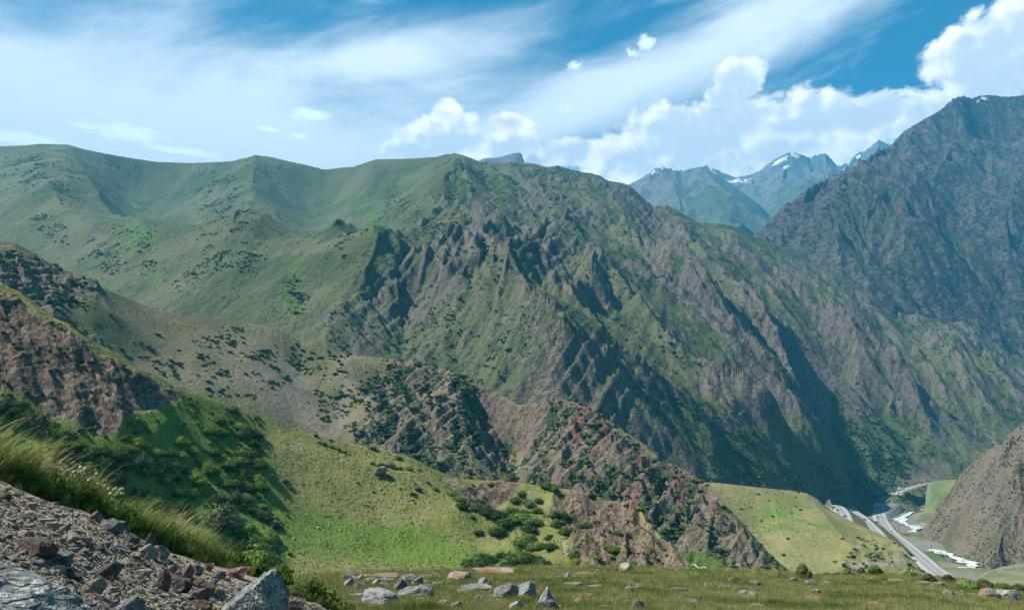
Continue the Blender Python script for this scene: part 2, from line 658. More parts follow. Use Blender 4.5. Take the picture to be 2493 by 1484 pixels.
def std_detail(land, X, Y, gam=0, gL=100, goct=4, gmask=None, ram=0, rL=60, roct=5, rmask=None, sm=0, sL=30, bed=(0, 0, 1), smask=None,
               fam=0, fL=40, foct=5, seed=0, steer=1.0, ff=0, ffL=8, ffmask=None, keep=0.35):
    base = land.smooth(X, Y)
    dc, zc, db, zb = land.lines(X / Y)
    # the crest line itself keeps its measured shape
    tp = keep + (1 - keep) * smooth01((dc - Y) / (dc - db), 0.0, 0.10)
    Z = base + land.relief(X, Y) * smooth01((dc - Y) / (dc - db), -0.02, 0.12)
    Z0 = Z
    gx_, gy_ = grad_xy(X, Y, Z)
    wx = fbm(X, Y, rL * 2.3, 3, 0.5, seed + 40) * rL * 0.55
    wy = fbm(X + 991, Y, rL * 2.3, 3, 0.5, seed + 44) * rL * 0.55
    if gam:
        g = gully(X + wx * 0.3, Y + wy * 0.3, gx_, gy_, gL, goct, 0.52, seed, steer)
        Z = Z + gam * g * (1 if gmask is None else gmask)
    if ram:
        r = fbm(X + wx, Y + wy, rL, roct, 0.52, seed + 10, ridged=True) - 0.35
        Z = Z + ram * r * (1 if rmask is None else rmask)
    if fam:
        Z = Z + fam * fbm(X, Y, fL, foct, 0.5, seed + 20)
    if ff:
        q = fbm(X + 0.6 * Z, Y - 0.4 * Z, ffL, 3, 0.6, seed + 60, ridged=True)
        Z = Z + ff * q * (1 if ffmask is None else ffmask)
    if sm:
        t = (X + wx * 0.3) * bed[0] + (Y + wy * 0.3) * bed[1] + Z * bed[2]
        s = n1(t / sL, seed + 30, 4)
        saw = (t / (sL * 0.55) + 0.7 * s) % 1.0
        saw = np.where(saw < 0.75, saw / 0.75, (1 - saw) / 0.25)
        amp = 0.4 + 0.6 * np.clip(0.5 + fbm(X, Y, sL * 4, 3, 0.5, seed + 33), 0, 1)
        Z = Z + sm * (saw - 0.5 + s * 0.8) * amp * (1 if smask is None else smask)
    Z = Z0 + (Z - Z0) * tp
    # hold the skyline at its measured height; only its fine jags stay
    i = np.arange(len(Z))
    for win in (25, 9):
        ang = np.where(Y > db + 0.5 * (dc - db), Z / Y, -9)
        j = np.argmax(ang, axis=1)
        err = Z[i, j] - (zc / dc)[i, j] * Y[i, j]
        ker = np.hanning(win + 2); ker /= ker.sum()
        h = len(ker) // 2
        err = np.convolve(np.pad(err, h, mode='edge'), ker, 'valid')
        Z = Z - err[:, None] * np.exp(-np.abs(Y - dc) / (0.22 * (dc - db)))
    return Z0, Z

# ================================================================ THE SETTING
LANDS = {}


def slope_of(X, Y, Z):
    gx_, gy_ = grad_xy(X, Y, Z)
    return np.sqrt(gx_ ** 2 + gy_ ** 2), gx_, gy_


def convexity(Z, r=6):
    """height above the neighbourhood mean, along both grid axes"""
    def box(a, ax):
        k = np.ones(2 * r + 1) / (2 * r + 1)
        return np.apply_along_axis(lambda q: np.convolve(np.pad(q, r, mode='edge'), k, 'valid'), ax, a)
    return Z - box(box(Z, 0), 1)


# ---------- far blue mountains
far1 = Land([(1380, 520, 5544), (1480, 470, 5390), (1540, 445, 5390), (1575, 425, 5390), (1605, 404, 5390), (1640, 414, 5352), (1660, 416, 5313),
             (1695, 408, 5313), (1722, 403, 5313), (1740, 420, 5236), (1790, 455, 5159), (1840, 490, 5005), (1880, 535, 4851), (1950, 590, 4697), (2100, 640, 4697)],
            [(1380, 640, 4004), (1550, 600, 3850), (1700, 575, 3850), (1800, 555, 4004), (1900, 570, 4158), (2100, 660, 4312)], back=0.7, curve=0.25)
far1.spur([(1605, 404), (1620, 450), (1660, 510), (1700, 560)], 123, 385)
far1.spur([(1722, 403), (1745, 440), (1790, 490), (1850, 540)], 139, 385)
far1.spur([(1660, 416), (1670, 460), (1690, 500)], -92, 308)
far1.spur([(1575, 425), (1560, 480), (1570, 540)], 92, 347)
far2 = Land([(1600, 460, 6622), (1700, 430, 6622), (1740, 410, 6622), (1790, 432, 6622), (1828, 425, 6545), (1850, 415, 6468), (1885, 388, 6391), (1925, 369, 6314), (1975, 384, 6391),
             (1985, 378, 6391), (2010, 373, 6391), (2022, 385, 6391), (2040, 405, 6391), (2065, 400, 6622), (2080, 378, 6930), (2110, 362, 6930), (2140, 340, 6930), (2170, 356, 6930), (2250, 420, 6930), (2450, 480, 6930)],
            [(1600, 600, 4620), (1800, 560, 4697), (1900, 560, 4697), (2050, 540, 4697), (2200, 560, 4851), (2450, 600, 4851)], back=0.7, curve=0.35)
far2.spur([(1925, 369), (1915, 420), (1900, 470), (1870, 520)], 154, 462)
far2.spur([(2010, 373), (2020, 420), (2000, 480), (1960, 530)], 169, 423)
far2.spur([(1975, 384), (1965, 430), (1940, 490)], -123, 347)
far2.spur([(1830, 425), (1835, 470), (1850, 510)], 92, 385)
far2.spur([(2140, 340), (2110, 400), (2070, 440)], 123, 462)
m_far = land_mat('far_rock', 85, grass=(0.07, 0.082, 0.06), dry=(0.10, 0.105, 0.08), rock_a=(0.06, 0.06, 0.062), rock_b=(0.145, 0.14, 0.135), green=(0.065, 0.09, 0.05), bump_s=0.7)
for k, (ln, u0, u1, lab) in enumerate(((far1, 1400, 2050, 'hazy blue mountain with a jagged double summit beyond the valley'),
                                       (far2, 1620, 2420, 'distant hazy peaks with snow patches behind the dark mountain'))):
    X, Y = ln.grid(u0, u1, 330, 150)
    Z0, Z = std_detail(ln, X, Y, gam=50, gL=520, goct=4, ram=42, rL=420, roct=6, fam=14, fL=160, keep=0.6, foct=5, seed=300 + k * 50)
    sl, gx_, gy_ = slope_of(X, Y, Z)
    U, V = proj(X, Y, Z)
    dc, zc, db, zb = ln.lines(X / Y)
    t = (Y - db) / (dc - db)
    rock = 0.25 + 0.5 * smooth01(t, 0.25, 0.6) + 0.4 * (sl - 0.6)
    snow = 0.0 * X
    nz = fbm(X, Y, 130, 4, 0.55, 71)
    if k == 1:
        for (a_, b_, ra, rb, an) in ((1765, 424, 30, 6, 25), (1800, 436, 22, 6, 5), (1770, 440, 18, 4, 0), (1935, 376, 9, 5, 40), (1898, 392, 16, 3, -30), (1918, 395, 10, 3, 40), (2095, 366, 16, 4, -35),
                                     (2105, 360, 6, 8, 0), (2125, 352, 12, 4, -30), (2090, 382, 4, 8, -30), (1915, 405, 14, 3, -40), (2060, 410, 14, 3, -40)):
            snow = np.maximum(snow, blob(U, V, a_, b_, ra * 1.5, rb * 1.5, an, 0.6))
        snow = snow * smooth01(nz + 0.05, -0.1, 0.3) * (t < 1.08)
    else:
        for (a_, b_, ra, rb, an) in ((1608, 408, 8, 3, 30), (1735, 415, 14, 4, 40), (1590, 420, 8, 2, -40)):
            snow = np.maximum(snow, blob(U, V, a_, b_, ra, rb, an, 0.6))
    o = grid_mesh('distant_mountain', X, Y, Z, m_far, {'mask': (rock, 0.55 * smooth01(-t, -0.45, -0.1) + 0.2, 0.35 * (nz + 0.5)), 'mask2': (0 * X, 0 * X, snow)})
    tag(o, lab, 'mountain', kind='structure')
peak = Land([(1100, 470, 4774), (1165, 391, 4620), (1180, 385, 4620), (1215, 383, 4620), (1235, 377, 4620), (1258, 371, 4620), (1270, 373, 4620), (1276, 396, 4620), (1290, 440, 4620), (1330, 480, 4620)],
            [(1100, 520, 4004), (1330, 520, 4004)], back=0.8)
X, Y = peak.grid(1110, 1320, 120, 60)
Z0, Z = std_detail(peak, X, Y, ram=14, rL=140, fam=14, fL=90, seed=410)
o = grid_mesh('table_peak', X, Y, Z, m_far, {'mask': (0.6 + 0 * X, 0 * X, 0 * X), 'mask2': (0 * X, 0 * X, 0 * X)})
tag(o, 'small flat-topped blue peak showing just above the rocky crest', 'mountain', kind='structure')

# ---------- dark mountain on the right
dark = Land([(1760, 640, 2125), (1850, 578, 2295), (1880, 545, 2312), (1900, 522, 2338), (1960, 480, 2422), (2000, 455, 2465), (2050, 420, 2550), (2110, 388, 2635), (2170, 352, 2720), (2200, 320, 2762), (2250, 290, 2805),
             (2290, 268, 2848), (2320, 240, 2890), (2345, 233, 2890), (2365, 240, 2907), (2385, 233, 2932), (2410, 231, 2932), (2450, 236, 2932), (2493, 232, 2975), (2600, 215, 3060), (2800, 260, 3145)],
            [(1760, 660, 1870), (1850, 620, 1870), (1950, 680, 1742), (2150, 760, 1700), (2350, 830, 1700), (2493, 860, 1700), (2800, 860, 1700)], back=0.7, curve=0.2, front=1.6)
for pts, B, W in (([(2345, 235), (2300, 330), (2230, 430), (2150, 530), (2080, 620)], 75, 260),
                  ([(2170, 352), (2120, 430), (2050, 510), (1990, 580)], 60, 220),
                  ([(2050, 420), (2010, 480), (1940, 540), (1900, 575)], 50, 200),
                  ([(2493, 330), (2470, 430), (2450, 520), (2470, 620), (2493, 700)], 80, 260),
                  ([(2395, 240), (2400, 330), (2375, 430), (2340, 540), (2330, 640), (2400, 740)], -70, 230),
                  ([(2260, 440), (2270, 540), (2300, 620), (2350, 700)], 60, 200),
                  ([(2200, 560), (2230, 640), (2290, 710)], 50, 180),
                  ([(2060, 560), (2110, 640), (2160, 700)], 45, 160)):
    dark.spur(pts, B * (1.15 if B > 0 else 1.6), W)
X, Y = dark.grid(1780, 2700, 430, 330, near=0.9)
Z0, Z = std_detail(dark, X, Y, gam=48, gL=230, goct=5, ram=30, rL=150, roct=6, fam=7, fL=70, foct=4, seed=500, steer=1.3, ff=8, ffL=38)
sl, gx_, gy_ = slope_of(X, Y, Z)
U, V = proj(X, Y, Z)
cvx = convexity(Z, 5)
nz = fbm(X, Y, 300, 4, 0.5, 72)
dc, zc, db, zb = dark.lines(X / Y)
t = (Y - db) / (dc - db)
rock = 0.30 + 0.30 * smooth01(t, 0.2, 0.7) + 0.02 * cvx + 0.45 * (sl - 0.75) + 0.35 * nz
scree = 0.85 * np.maximum.reduce([polyline_px(U, V, [(2420, 300), (2425, 400), (2380, 480), (2350, 560), (2345, 620), (2370, 700)], 16), blob(U, V, 2360, 690, 34, 50, 0, .4),
                                  polyline_px(U, V, [(2170, 560), (2130, 640), (2100, 700)], 7), polyline_px(U, V, [(2205, 545), (2150, 650), (2120, 700)], 6)]) + 0.35 * nz + 0.1
snow = np.maximum(blob(U, V, 2395, 240, 9, 3, 10), blob(U, V, 2380, 246, 6, 2, -30))
m_dark = land_mat('dark_rock', 60, grass=(0.030, 0.036, 0.019), dry=(0.058, 0.054, 0.038), rock_a=(0.020, 0.020, 0.022), rock_b=(0.088, 0.080, 0.077), green=(0.028, 0.05, 0.017), bump_s=0.8, scree=(0.115, 0.105, 0.10))
dark_o = grid_mesh('dark_mountain', X, Y, Z, m_dark, {'mask': (rock, 0.25 + nz * 0.6, scree), 'mask2': (0 * X, 0.30 - 0.02 * cvx - 0.3 * nz, snow)})
tag(dark_o, 'steep dark blue-grey mountain with scree chutes rising at the far end of the valley', 'mountain', kind='structure')
LANDS['dark'] = (X, Y, Z, rock, scree, nz, U, V)

# ---------- where road and river run (needed by the slopes they cut)
ZV = -86.0


def on_floor(u, v, z):
    r = ray(u, v)
    t = z / r[2]
    return r * t


RIVER_PX = [(2330, 1190), (2290, 1215), (2250, 1232), (2212, 1250), (2193, 1264), (2205, 1276), (2229, 1282), (2222, 1294), (2208, 1304), (2227, 1315), (2259, 1330), (2285, 1342), (2316, 1353), (2354, 1368), (2367, 1378), (2345, 1388), (2330, 1396), (2340, 1420)]
river_w = np.array([on_floor(u, v, ZV - 2.0) for u, v in RIVER_PX])


def line_dist(X, Y, pts):
    d = np.full(X.shape, 1e9)
    for p0, p1 in zip(pts[:-1], pts[1:]):
        ex, ey = p1[0] - p0[0], p1[1] - p0[1]
        t = np.clip(((X - p0[0]) * ex + (Y - p0[1]) * ey) / (ex * ex + ey * ey + 1e-9), 0, 1)
        d = np.minimum(d, np.hypot(X - p0[0] - t * ex, Y - p0[1] - t * ey))
    return d


ROAD_PX = [(2330, 1430), (2300, 1405), (2268, 1381), (2240, 1356), (2215, 1335), (2190, 1315), (2163, 1291), (2146, 1268), (2139, 1248), (2143, 1228), (2156, 1212), (2180, 1198), (2220, 1184), (2268, 1173), (2312, 1168), (2350, 1166)]
ROAD_Z = np.interp(np.arange(len(ROAD_PX)), [0, 7, 8, 9, 10, 11, 12, 13, 14, 15], [ZV + 1.2, ZV + 1.2, ZV + 2.5, ZV + 6, ZV + 11, ZV + 17, ZV + 24, ZV + 30, ZV + 34, ZV + 36])
road_w = np.array([on_floor(u, v, z) for (u, v), z in zip(ROAD_PX, ROAD_Z)])
_rl = np.concatenate([road_w[:-1] + (road_w[1:] - road_w[:-1]) * t_ for t_ in (0.0, 0.25, 0.5, 0.75)])


def road_height(X, Y):
    rzz = np.zeros(X.shape); wsum = np.full(X.shape, 1e-12)
    for q in _rl:
        w_ = 1.0 / ((X - q[0]) ** 2 + (Y - q[1]) ** 2 + 4.0) ** 3
        rzz += w_ * q[2]; wsum += w_
    return rzz / wsum - 0.6


# ---------- main mountain: grass shoulders, then banded rock
mainm = Land([(-500, 380, 2300), (-200, 352, 2250), (0, 356, 2200), (60, 354, 2200), (100, 350, 2200), (165, 352, 2150), (200, 362, 2150), (250, 373, 2150), (320, 385, 2200), (380, 394, 2200), (470, 397, 2200), (560, 393, 2150), (600, 384, 2100), (620, 378, 2100),
              (660, 382, 2100), (700, 392, 2100), (740, 400, 2100), (790, 413, 2100), (830, 408, 2050), (860, 406, 2000), (890, 396, 1950), (915, 388, 1950), (1000, 386, 1950), (1060, 382, 1930), (1085, 376, 1920), (1110, 373, 1900), (1140, 382, 1900),
              (1165, 393, 1900), (1200, 396, 1920), (1240, 394, 1920), (1290, 397, 1920), (1315, 402, 1920), (1335, 408, 1900), (1355, 403, 1900), (1380, 410, 1900), (1410, 418, 1880), (1440, 422, 1880), (1462, 428, 1880), (1480, 440, 1880), (1510, 444, 1880), (1530, 450, 1880),
              (1550, 466, 1860), (1568, 484, 1850), (1590, 502, 1850), (1620, 498, 1850), (1650, 512, 1840), (1700, 541, 1820), (1730, 543, 1820), (1765, 546, 1800), (1800, 556, 1800), (1830, 572, 1800), (1860, 585, 1780), (1920, 606, 1760), (1960, 628, 1760), (2000, 650, 1750),
              (2040, 668, 1750), (2070, 680, 1750), (2100, 698, 1750), (2130, 716, 1750), (2190, 722, 1850), (2250, 722, 1950), (2330, 735, 2000), (2400, 760, 2000), (2493, 800, 2000), (2700, 860, 2000)],
             [(-500, 820, 1000), (0, 800, 1000), (250, 800, 1000), (450, 800, 980), (700, 818, 920), (830, 880, 830), (1000, 930, 760), (1200, 1000, 700), (1400, 1065, 680), (1700, 1185, 700), (1900, 1200, 800), (2000, 1205, 880), (2100, 1200, 980), (2180, 1176, 1050), (2250, 1154, 1085), (2330, 1130, 1120), (2400, 1112, 1150), (2493, 1085, 1180), (2700, 1060, 1200)], back=0.6, curve=0.18, front=0.36)
SPM = (
    # left grass shoulders
    ([(165, 355), (230, 440), (300, 540), (360, 640), (400, 720)], 62, 230), ([(60, 352), (110, 480), (200, 600), (300, 720)], 54, 220),
    ([(330, 388), (345, 470), (372, 560), (382, 660), (388, 740)], -81, 230),
    ([(620, 378), (610, 470), (580, 570), (530, 670), (500, 760)], 86, 330), ([(690, 440), (660, 560), (630, 680), (600, 770)], 41, 200),
    ([(770, 414), (755, 500), (735, 590), (712, 690), (690, 770)], -86, 220),
    ([(860, 408), (855, 480), (845, 560), (815, 650), (770, 730), (715, 800)], 34, 190), ([(905, 400), (935, 480), (930, 560), (890, 640), (830, 720)], -45, 130),
    # central buttress and the long ridges that run down to the valley
    ([(1110, 375), (1090, 450), (1050, 540), (980, 640), (890, 750), (830, 830)], 62, 170),
    ([(1110, 378), (1148, 530), (1248, 632), (1309, 690), (1391, 772), (1463, 848), (1538, 905), (1590, 943), (1672, 994), (1770, 1065), (1860, 1120)], [0, 40, 66, 72, 76, 76, 70, 64, 54, 40, 10], 150),
    ([(1060, 570), (1130, 655), (1200, 735), (1254, 779), (1316, 844), (1354, 882), (1446, 981), (1530, 1040)], [0, 30, 52, 62, 66, 62, 50, 10], 105),
    ([(1290, 400), (1320, 470), (1400, 560), (1480, 650), (1560, 740), (1650, 850), (1760, 950), (1860, 1030), (1940, 1090)], [0, 36, 60, 66, 66, 62, 56, 46, 10], 115),
    ([(1480, 440), (1500, 500), (1560, 610), (1640, 700), (1720, 780), (1810, 865), (1900, 950), (1990, 1035)], [0, 30, 52, 58, 58, 54, 46, 10], 105),
    ([(1620, 502), (1690, 590), (1775, 680), (1865, 765), (1960, 855), (2060, 950), (2150, 1040)], [0, 34, 46, 48, 46, 40, 8], 95),
    ([(1760, 547), (1830, 630), (1915, 715), (2000, 795), (2090, 875), (2180, 955), (2270, 1030)], [0, 26, 36, 38, 38, 32, 8], 80),
    ([(1920, 608), (1990, 690), (2070, 770), (2160, 850), (2250, 930), (2350, 1020)], [0, 22, 30, 32, 28, 6], 70),
    ([(2070, 682), (2150, 775), (2240, 865), (2340, 955), (2430, 1035)], [0, 24, 30, 28, 6], 70),
    ([(2200, 724), (2240, 800), (2310, 880), (2400, 960), (2480, 1030)], [0, 26, 36, 34, 8], 90), ([(2330, 737), (2350, 800), (2400, 870), (2480, 950)], 45, 130),
    ([(960, 660), (900, 760), (860, 830)], 40, 85), ([(1080, 560), (1060, 640), (1010, 740), (960, 850)], -35, 110),
    # grass ribs at the foot
    ([(1900, 1010), (1960, 1060), (2040, 1115), (2110, 1170)], 26, 60), ([(1750, 1060), (1850, 1105), (1960, 1145), (2040, 1190)], 22, 55),
    ([(2080, 1015), (2150, 1065), (2240, 1120)], 22, 45), ([(2185, 1040), (2260, 1085), (2340, 1130)], 20, 45), ([(1990, 1050), (2080, 1120), (2140, 1170)], 18, 40),
    ([(1820, 1090), (1880, 1115), (1930, 1135)], -18, 45))
for s in SPM:
    mainm.spur(*s)
_r = np.random.default_rng(66)
for k in range(34):          # parallel ribs running down to the river on the valley side
    u = 1500 + k * 27 + _r.uniform(-10, 10)
    v0 = float(np.interp(u, [1480, 1590, 1700, 1850, 2000, 2130, 2330, 2493], [440, 502, 541, 583, 650, 716, 735, 800])) + _r.uniform(25, 200)
    n_ = int(_r.integers(3, 6)); q = [(u, v0)]
    for j in range(n_):
        q.append((q[-1][0] + _r.uniform(55, 85), q[-1][1] + _r.uniform(60, 82)))
    q = [p_ for p_ in q if p_[1] < float(np.interp(p_[0], [1400, 1700, 1900, 2100, 2250, 2493], [1040, 1130, 1160, 1170, 1120, 1060]))]
    if len(q) > 2:
        mainm.spur(q, _r.uniform(15, 28), _r.uniform(24, 42))
for k in range(16):          # and the steeper ribs of the banded face
    u = 880 + k * 42 + _r.uniform(-12, 12); v0 = 700 + _r.uniform(-170, 160)
    q = [(u, v0)]
    for j in range(3):
        q.append((q[-1][0] - _r.uniform(20, 45), q[-1][1] + _r.uniform(45, 70)))
    q = [p_ for p_ in q if p_[1] < float(np.interp(p_[0], [830, 1000, 1200, 1400, 1700], [870, 910, 980, 1040, 1150]))]
    if len(q) > 2:
        mainm.spur(q, _r.uniform(12, 22), _r.uniform(22, 38))
X, Y = mainm.grid(-260, 2640, 960, 440, near=0.62)
U, V = proj(X, Y, mainm.height(X, Y))
rockzone = inpoly(U, V, [(1110, 340), (1060, 470), (960, 600), (860, 720), (790, 800), (780, 900), (1600, 1300), (2700, 1300), (2700, 500), (1600, 340)], 45)
foot = inpoly(U, V, [(1690, 1230), (1760, 1070), (1900, 1010), (2100, 1010), (2200, 1030), (2330, 1120), (2330, 1250)], 25)
rz = rockzone * (1 - 0.65 * foot)
bedzone = rz * (1 - smooth01(U, 1450, 1750))
gm = 0.34 + 0.66 * rz
patch = smooth01(fbm(X, Y, 210, 4, 0.55, 75), -0.22, 0.25)
Z0, Z = std_detail(mainm, X, Y, gam=19, gL=105, goct=5, gmask=gm, ram=11, rL=58, roct=6, rmask=(0.06 + 0.94 * rz) * (0.25 + 0.75 * patch), fam=3.0, fL=40, foct=4,
                   sm=5.0, sL=26, bed=(-0.90, 0.10, 0.42), smask=bedzone * (0.35 + 0.65 * patch) + 0.1 * rz, seed=600, steer=1.25, keep=0.25, ff=4.4, ffL=15, ffmask=rz * (0.35 + 0.65 * patch))
bx_ = (X > 380) & (X < 760) & (Y > 600) & (Y < 1250)
rdm = line_dist(X[bx_], Y[bx_], road_w)
Z[bx_] = np.minimum(Z[bx_], road_height(X[bx_], Y[bx_]) - 0.5 + np.clip(rdm - 10, 0, None) * 0.95)
sl, gx_, gy_ = slope_of(X, Y, Z)
U, V = proj(X, Y, Z)
cvx = convexity(Z, 5)
nz = fbm(X, Y, 170, 5, 0.55, 73)
nz2 = fbm(X, Y, 60, 4, 0.55, 74)
out = np.zeros(X.shape)
for b_ in ((225, 590, 75, 42, 20), (300, 640, 60, 30, 35), (655, 420, 45, 26, 30), (700, 480, 30, 18, 20), (745, 490, 18, 12, 0), (840, 580, 14, 45, 15), (805, 770, 50, 18, -30), (560, 420, 20, 8, 0), (430, 700, 40, 14, -20), (100, 560, 40, 14, 30), (260, 480, 30, 12, 30)):
    out = np.maximum(out, blob(U, V, *b_, soft=0.6))
rock = rz * (0.06 + 0.12 * smooth01(U, 1400, 1600) + 0.42 * patch + 0.05 * cvx + 0.42 * (sl - 0.72)) + out * 0.62 * smooth01(nz2, -0.3, 0.2) - 0.1
grassy = np.maximum.reduce([polyline_px(U, V, q, w) for q, w in (([(1180, 480), (1150, 560), (1120, 600), (1050, 700), (1010, 760)], 26), ([(1000, 790), (1080, 700), (1130, 640)], 14),
                                                                 ([(1440, 540), (1450, 640), (1470, 720)], 22), ([(900, 440), (930, 560), (870, 640)], 30), ([(1250, 420), (1330, 500)], 12), ([(900, 830), (860, 860)], 40),
                                                                 ([(2050, 864), (2222, 994), (2330, 1080)], 9), ([(1400, 780), (1560, 920)], 8), ([(1460, 440), (1500, 470)], 12))])
rock = rock - 0.45 * grassy
nz3 = fbm(X, Y, 40, 4, 0.6, 77)
green = (0.62 + 0.9 * nz3 + 0.5 * nz2) * np.maximum.reduce([blob(U, V, 330, 560, 55, 140, -28, 0.9), blob(U, V, 385, 670, 12, 60, 0, 0.95), blob(U, V, 720, 700, 30, 90, 12, 0.95), blob(U, V, 905, 520, 40, 60, 0, 0.95), blob(U, V, 760, 450, 30, 40, 0, 0.95), 0.7 * blob(U, V, 250, 700, 90, 40, 20),
                           0.6 * inpoly(U, V, [(900, 900), (1250, 700), (1500, 1000), (1200, 1000)], 60) * smooth01(nz2, 0, .3)])
scree = 0.30 + 0.30 * rz * nz + 0.45 * grassy * rz + 0.25 * nz2 * rz - 0.4 * (1 - rz)
scree = np.maximum(scree, 0.9 * np.maximum(blob(U, V, 1890, 1085, 26, 42, -25), np.maximum(inpoly(U, V, [(2140, 1215), (2200, 1190), (2230, 1120), (2260, 1110), (2310, 1125), (2325, 1165), (2260, 1175)], 8), blob(U, V, 1890, 1182, 45, 9, 5))))
darkscree = np.maximum(inpoly(U, V, [(2140, 1215), (2200, 1190), (2230, 1120), (2260, 1110), (2310, 1125), (2325, 1165), (2260, 1175)], 8), blob(U, V, 1890, 1182, 45, 9, 5))
red = np.maximum.reduce([blob(U, V, 1500, 770, 30, 22, 20), blob(U, V, 1470, 745, 16, 10, 0), blob(U, V, 1440, 640, 6, 14, 0), 0.06 + 0.2 * nz])
ribg = np.maximum.reduce([polyline_px(U, V, q, w) for q, w in (([(1900, 1010), (1960, 1060), (2040, 1115), (2110, 1170)], 22), ([(1750, 1060), (1850, 1105), (1960, 1145), (2040, 1190)], 18), ([(2080, 1015), (2150, 1065), (2240, 1120)], 14), ([(2185, 1040), (2260, 1085), (2340, 1130)], 14), ([(1960, 1090), (2060, 1150)], 14))])
rock = rock - 0.6 * ribg
scree = scree - 0.4 * ribg * (1 - darkscree)
shr = -0.8 * ribg + 0.40 * rz + 0.30 * nz2 - 0.05 * cvx * rz + 0.15 * nz - 0.12 - 0.4 * grassy - 0.7 * darkscree
m_main = land_mat('banded_rock', 26, bed=(-0.90, 0.10, 0.42), rock_a=(0.042, 0.038, 0.035), rock_b=(0.125, 0.107, 0.090), bump_s=0.9, scree=(0.125, 0.115, 0.085), green=(0.065, 0.115, 0.022),
                  grass=(0.050, 0.072, 0.023), dry=(0.092, 0.100, 0.046))
main_o = grid_mesh('rocky_mountain', X, Y, Z, m_main, {'mask': (rock * (1 - darkscree), green, scree), 'mask2': (red, shr, darkscree * 0)})
tag(main_o, 'broad mountain with green shoulders and slanting bands of brown rock', 'mountain', kind='structure')
RIBG = ribg
LANDS['main'] = (X, Y, Z, rock, rz, nz, nz2, U, V, grassy, foot, darkscree)

# ---------- valley floor: the ground sheet that reaches the horizon
m_valley = land_mat('valley_soil', 14, grass=(0.10, 0.13, 0.04), dry=(0.17, 0.165, 0.09), green=(0.072, 0.112, 0.034), scree=(0.20, 0.195, 0.17), bump_s=0.4)
gxv = np.concatenate([np.linspace(-8000, -600, 24), np.linspace(-400, 380, 14), np.linspace(392, 900, 210), np.linspace(940, 2000, 20), np.linspace(2600, 8000, 20)])
gyv = np.concatenate([np.linspace(-3000, 150, 14), np.linspace(180, 420, 14), np.linspace(424, 1600, 320), np.linspace(1650, 3000, 20), np.linspace(3400, 8000, 20)])
X, Y = np.meshgrid(gxv, gyv, indexing='ij')


rd = line_dist(X, Y, river_w)
Z = ZV + fbm(X, Y, 30, 4, 0.5, 80) * 1.6 - 3.0 * smooth01(-rd, -17, -8)
rdd = line_dist(X, Y, road_w)
rzz = road_height(X, Y)
reach = 20 + 1.1 * np.clip(rzz - ZV, 0, 60)
Z = np.where(rdd < reach + 12, np.maximum(Z, Z + (rzz - Z) * np.clip(1 - (rdd - 11) / reach, 0, 1)), Z)
Z = np.where(rdd < 11, np.minimum(Z, rzz), Z)
Z = np.where(rd < 12, np.minimum(Z, ZV - 3.0 + 0.1 * rd), Z)
near = np.hypot(X, Y)
Z = np.where(near < 420, Z - 30 * smooth01(-near, -420, -250), Z)
nz = fbm(X, Y, 45, 4, 0.5, 81)
U, V = proj(X, np.maximum(Y, 1), Z)
scr = 0.12 + 0.5 * nz + 0.5 * smooth01(-rd, -28, -12) + 0.5 * smooth01(-rdd, -16, -9) - 0.5 * blob(U, V, 2290, 1365, 50, 18, 20)
vg = 0.5 + nz + 0.6 * blob(U, V, 2290, 1365, 70, 25, 20) + 0.5 * blob(U, V, 2240, 1262, 18, 9, 0)
ground_o = grid_mesh('valley_ground', X, Y, Z, m_valley, {'mask': (0.25 * nz + 0.2 * smooth01(-rd, -20, -10), vg, scr), 'mask2': (0 * X, 0.15 + nz * 0.6 - 0.4 * smooth01(-rdd, -18, -10), 0 * X)})
tag(ground_o, 'green and gravelly valley floor far below the meadow', 'ground', kind='structure')

# ---------- brown hillside beside the river
brown = Land([(2150, 1380, 740), (2215, 1310, 770), (2238, 1275, 790), (2266, 1235, 785), (2300, 1192, 762), (2332, 1160, 738), (2365, 1128, 708), (2400, 1098, 685), (2440, 1068, 668), (2493, 1025, 652), (2600, 950, 630), (2800, 860, 600)],
             [(2150, 1400, 700), (2215, 1318, 740), (2248, 1310, 720), (2280, 1326, 655), (2330, 1348, 590), (2375, 1364, 560), (2420, 1372, 550), (2493, 1370, 545), (2600, 1370, 545), (2800, 1370, 540)], back=0.7, curve=0.05)
brown.spur([(2493, 1060), (2420, 1150), (2350, 1240), (2300, 1320)], 12, 60)
brown.spur([(2430, 1090), (2370, 1160), (2310, 1230), (2260, 1290)], 8, 35)
brown.spur([(2493, 1150), (2440, 1240), (2390, 1330)], -9, 40)
X, Y = brown.grid(2170, 2720, 360, 260)
Z0, Z = std_detail(brown, X, Y, gam=7, gL=36, goct=4, ram=11, rL=26, roct=6, fam=2.5, fL=10, foct=4, seed=700, ff=1.6, ffL=7)
Z = np.minimum(Z, ZV - 2.5 + np.clip(line_dist(X, Y, river_w) - 8, 0, None) * 1.5)
sl, gx_, gy_ = slope_of(X, Y, Z)
U, V = proj(X, Y, Z)
cvx = convexity(Z, 4)
nz = fbm(X, Y, 30, 4, 0.5, 82)
rock = 0.42 + 0.10 * cvx + 0.4 * nz
scree = 0.55 + 0.4 * nz + 0.8 * inpoly(U, V, [(2235, 1295), (2245, 1280), (2330, 1215), (2335, 1230), (2260, 1290)], 8)
redb = 0.25 + 0.3 * nz + 0.35 * blob(U, V, 2480, 1200, 60, 90)
m_brown = land_mat('brown_rock', 9, grass=(0.085, 0.085, 0.042), dry=(0.138, 0.118, 0.078), rock_a=(0.055, 0.045, 0.038), rock_b=(0.168, 0.136, 0.108), red=(0.135, 0.098, 0.078), scree=(0.185, 0.148, 0.118), bump_s=0.9)
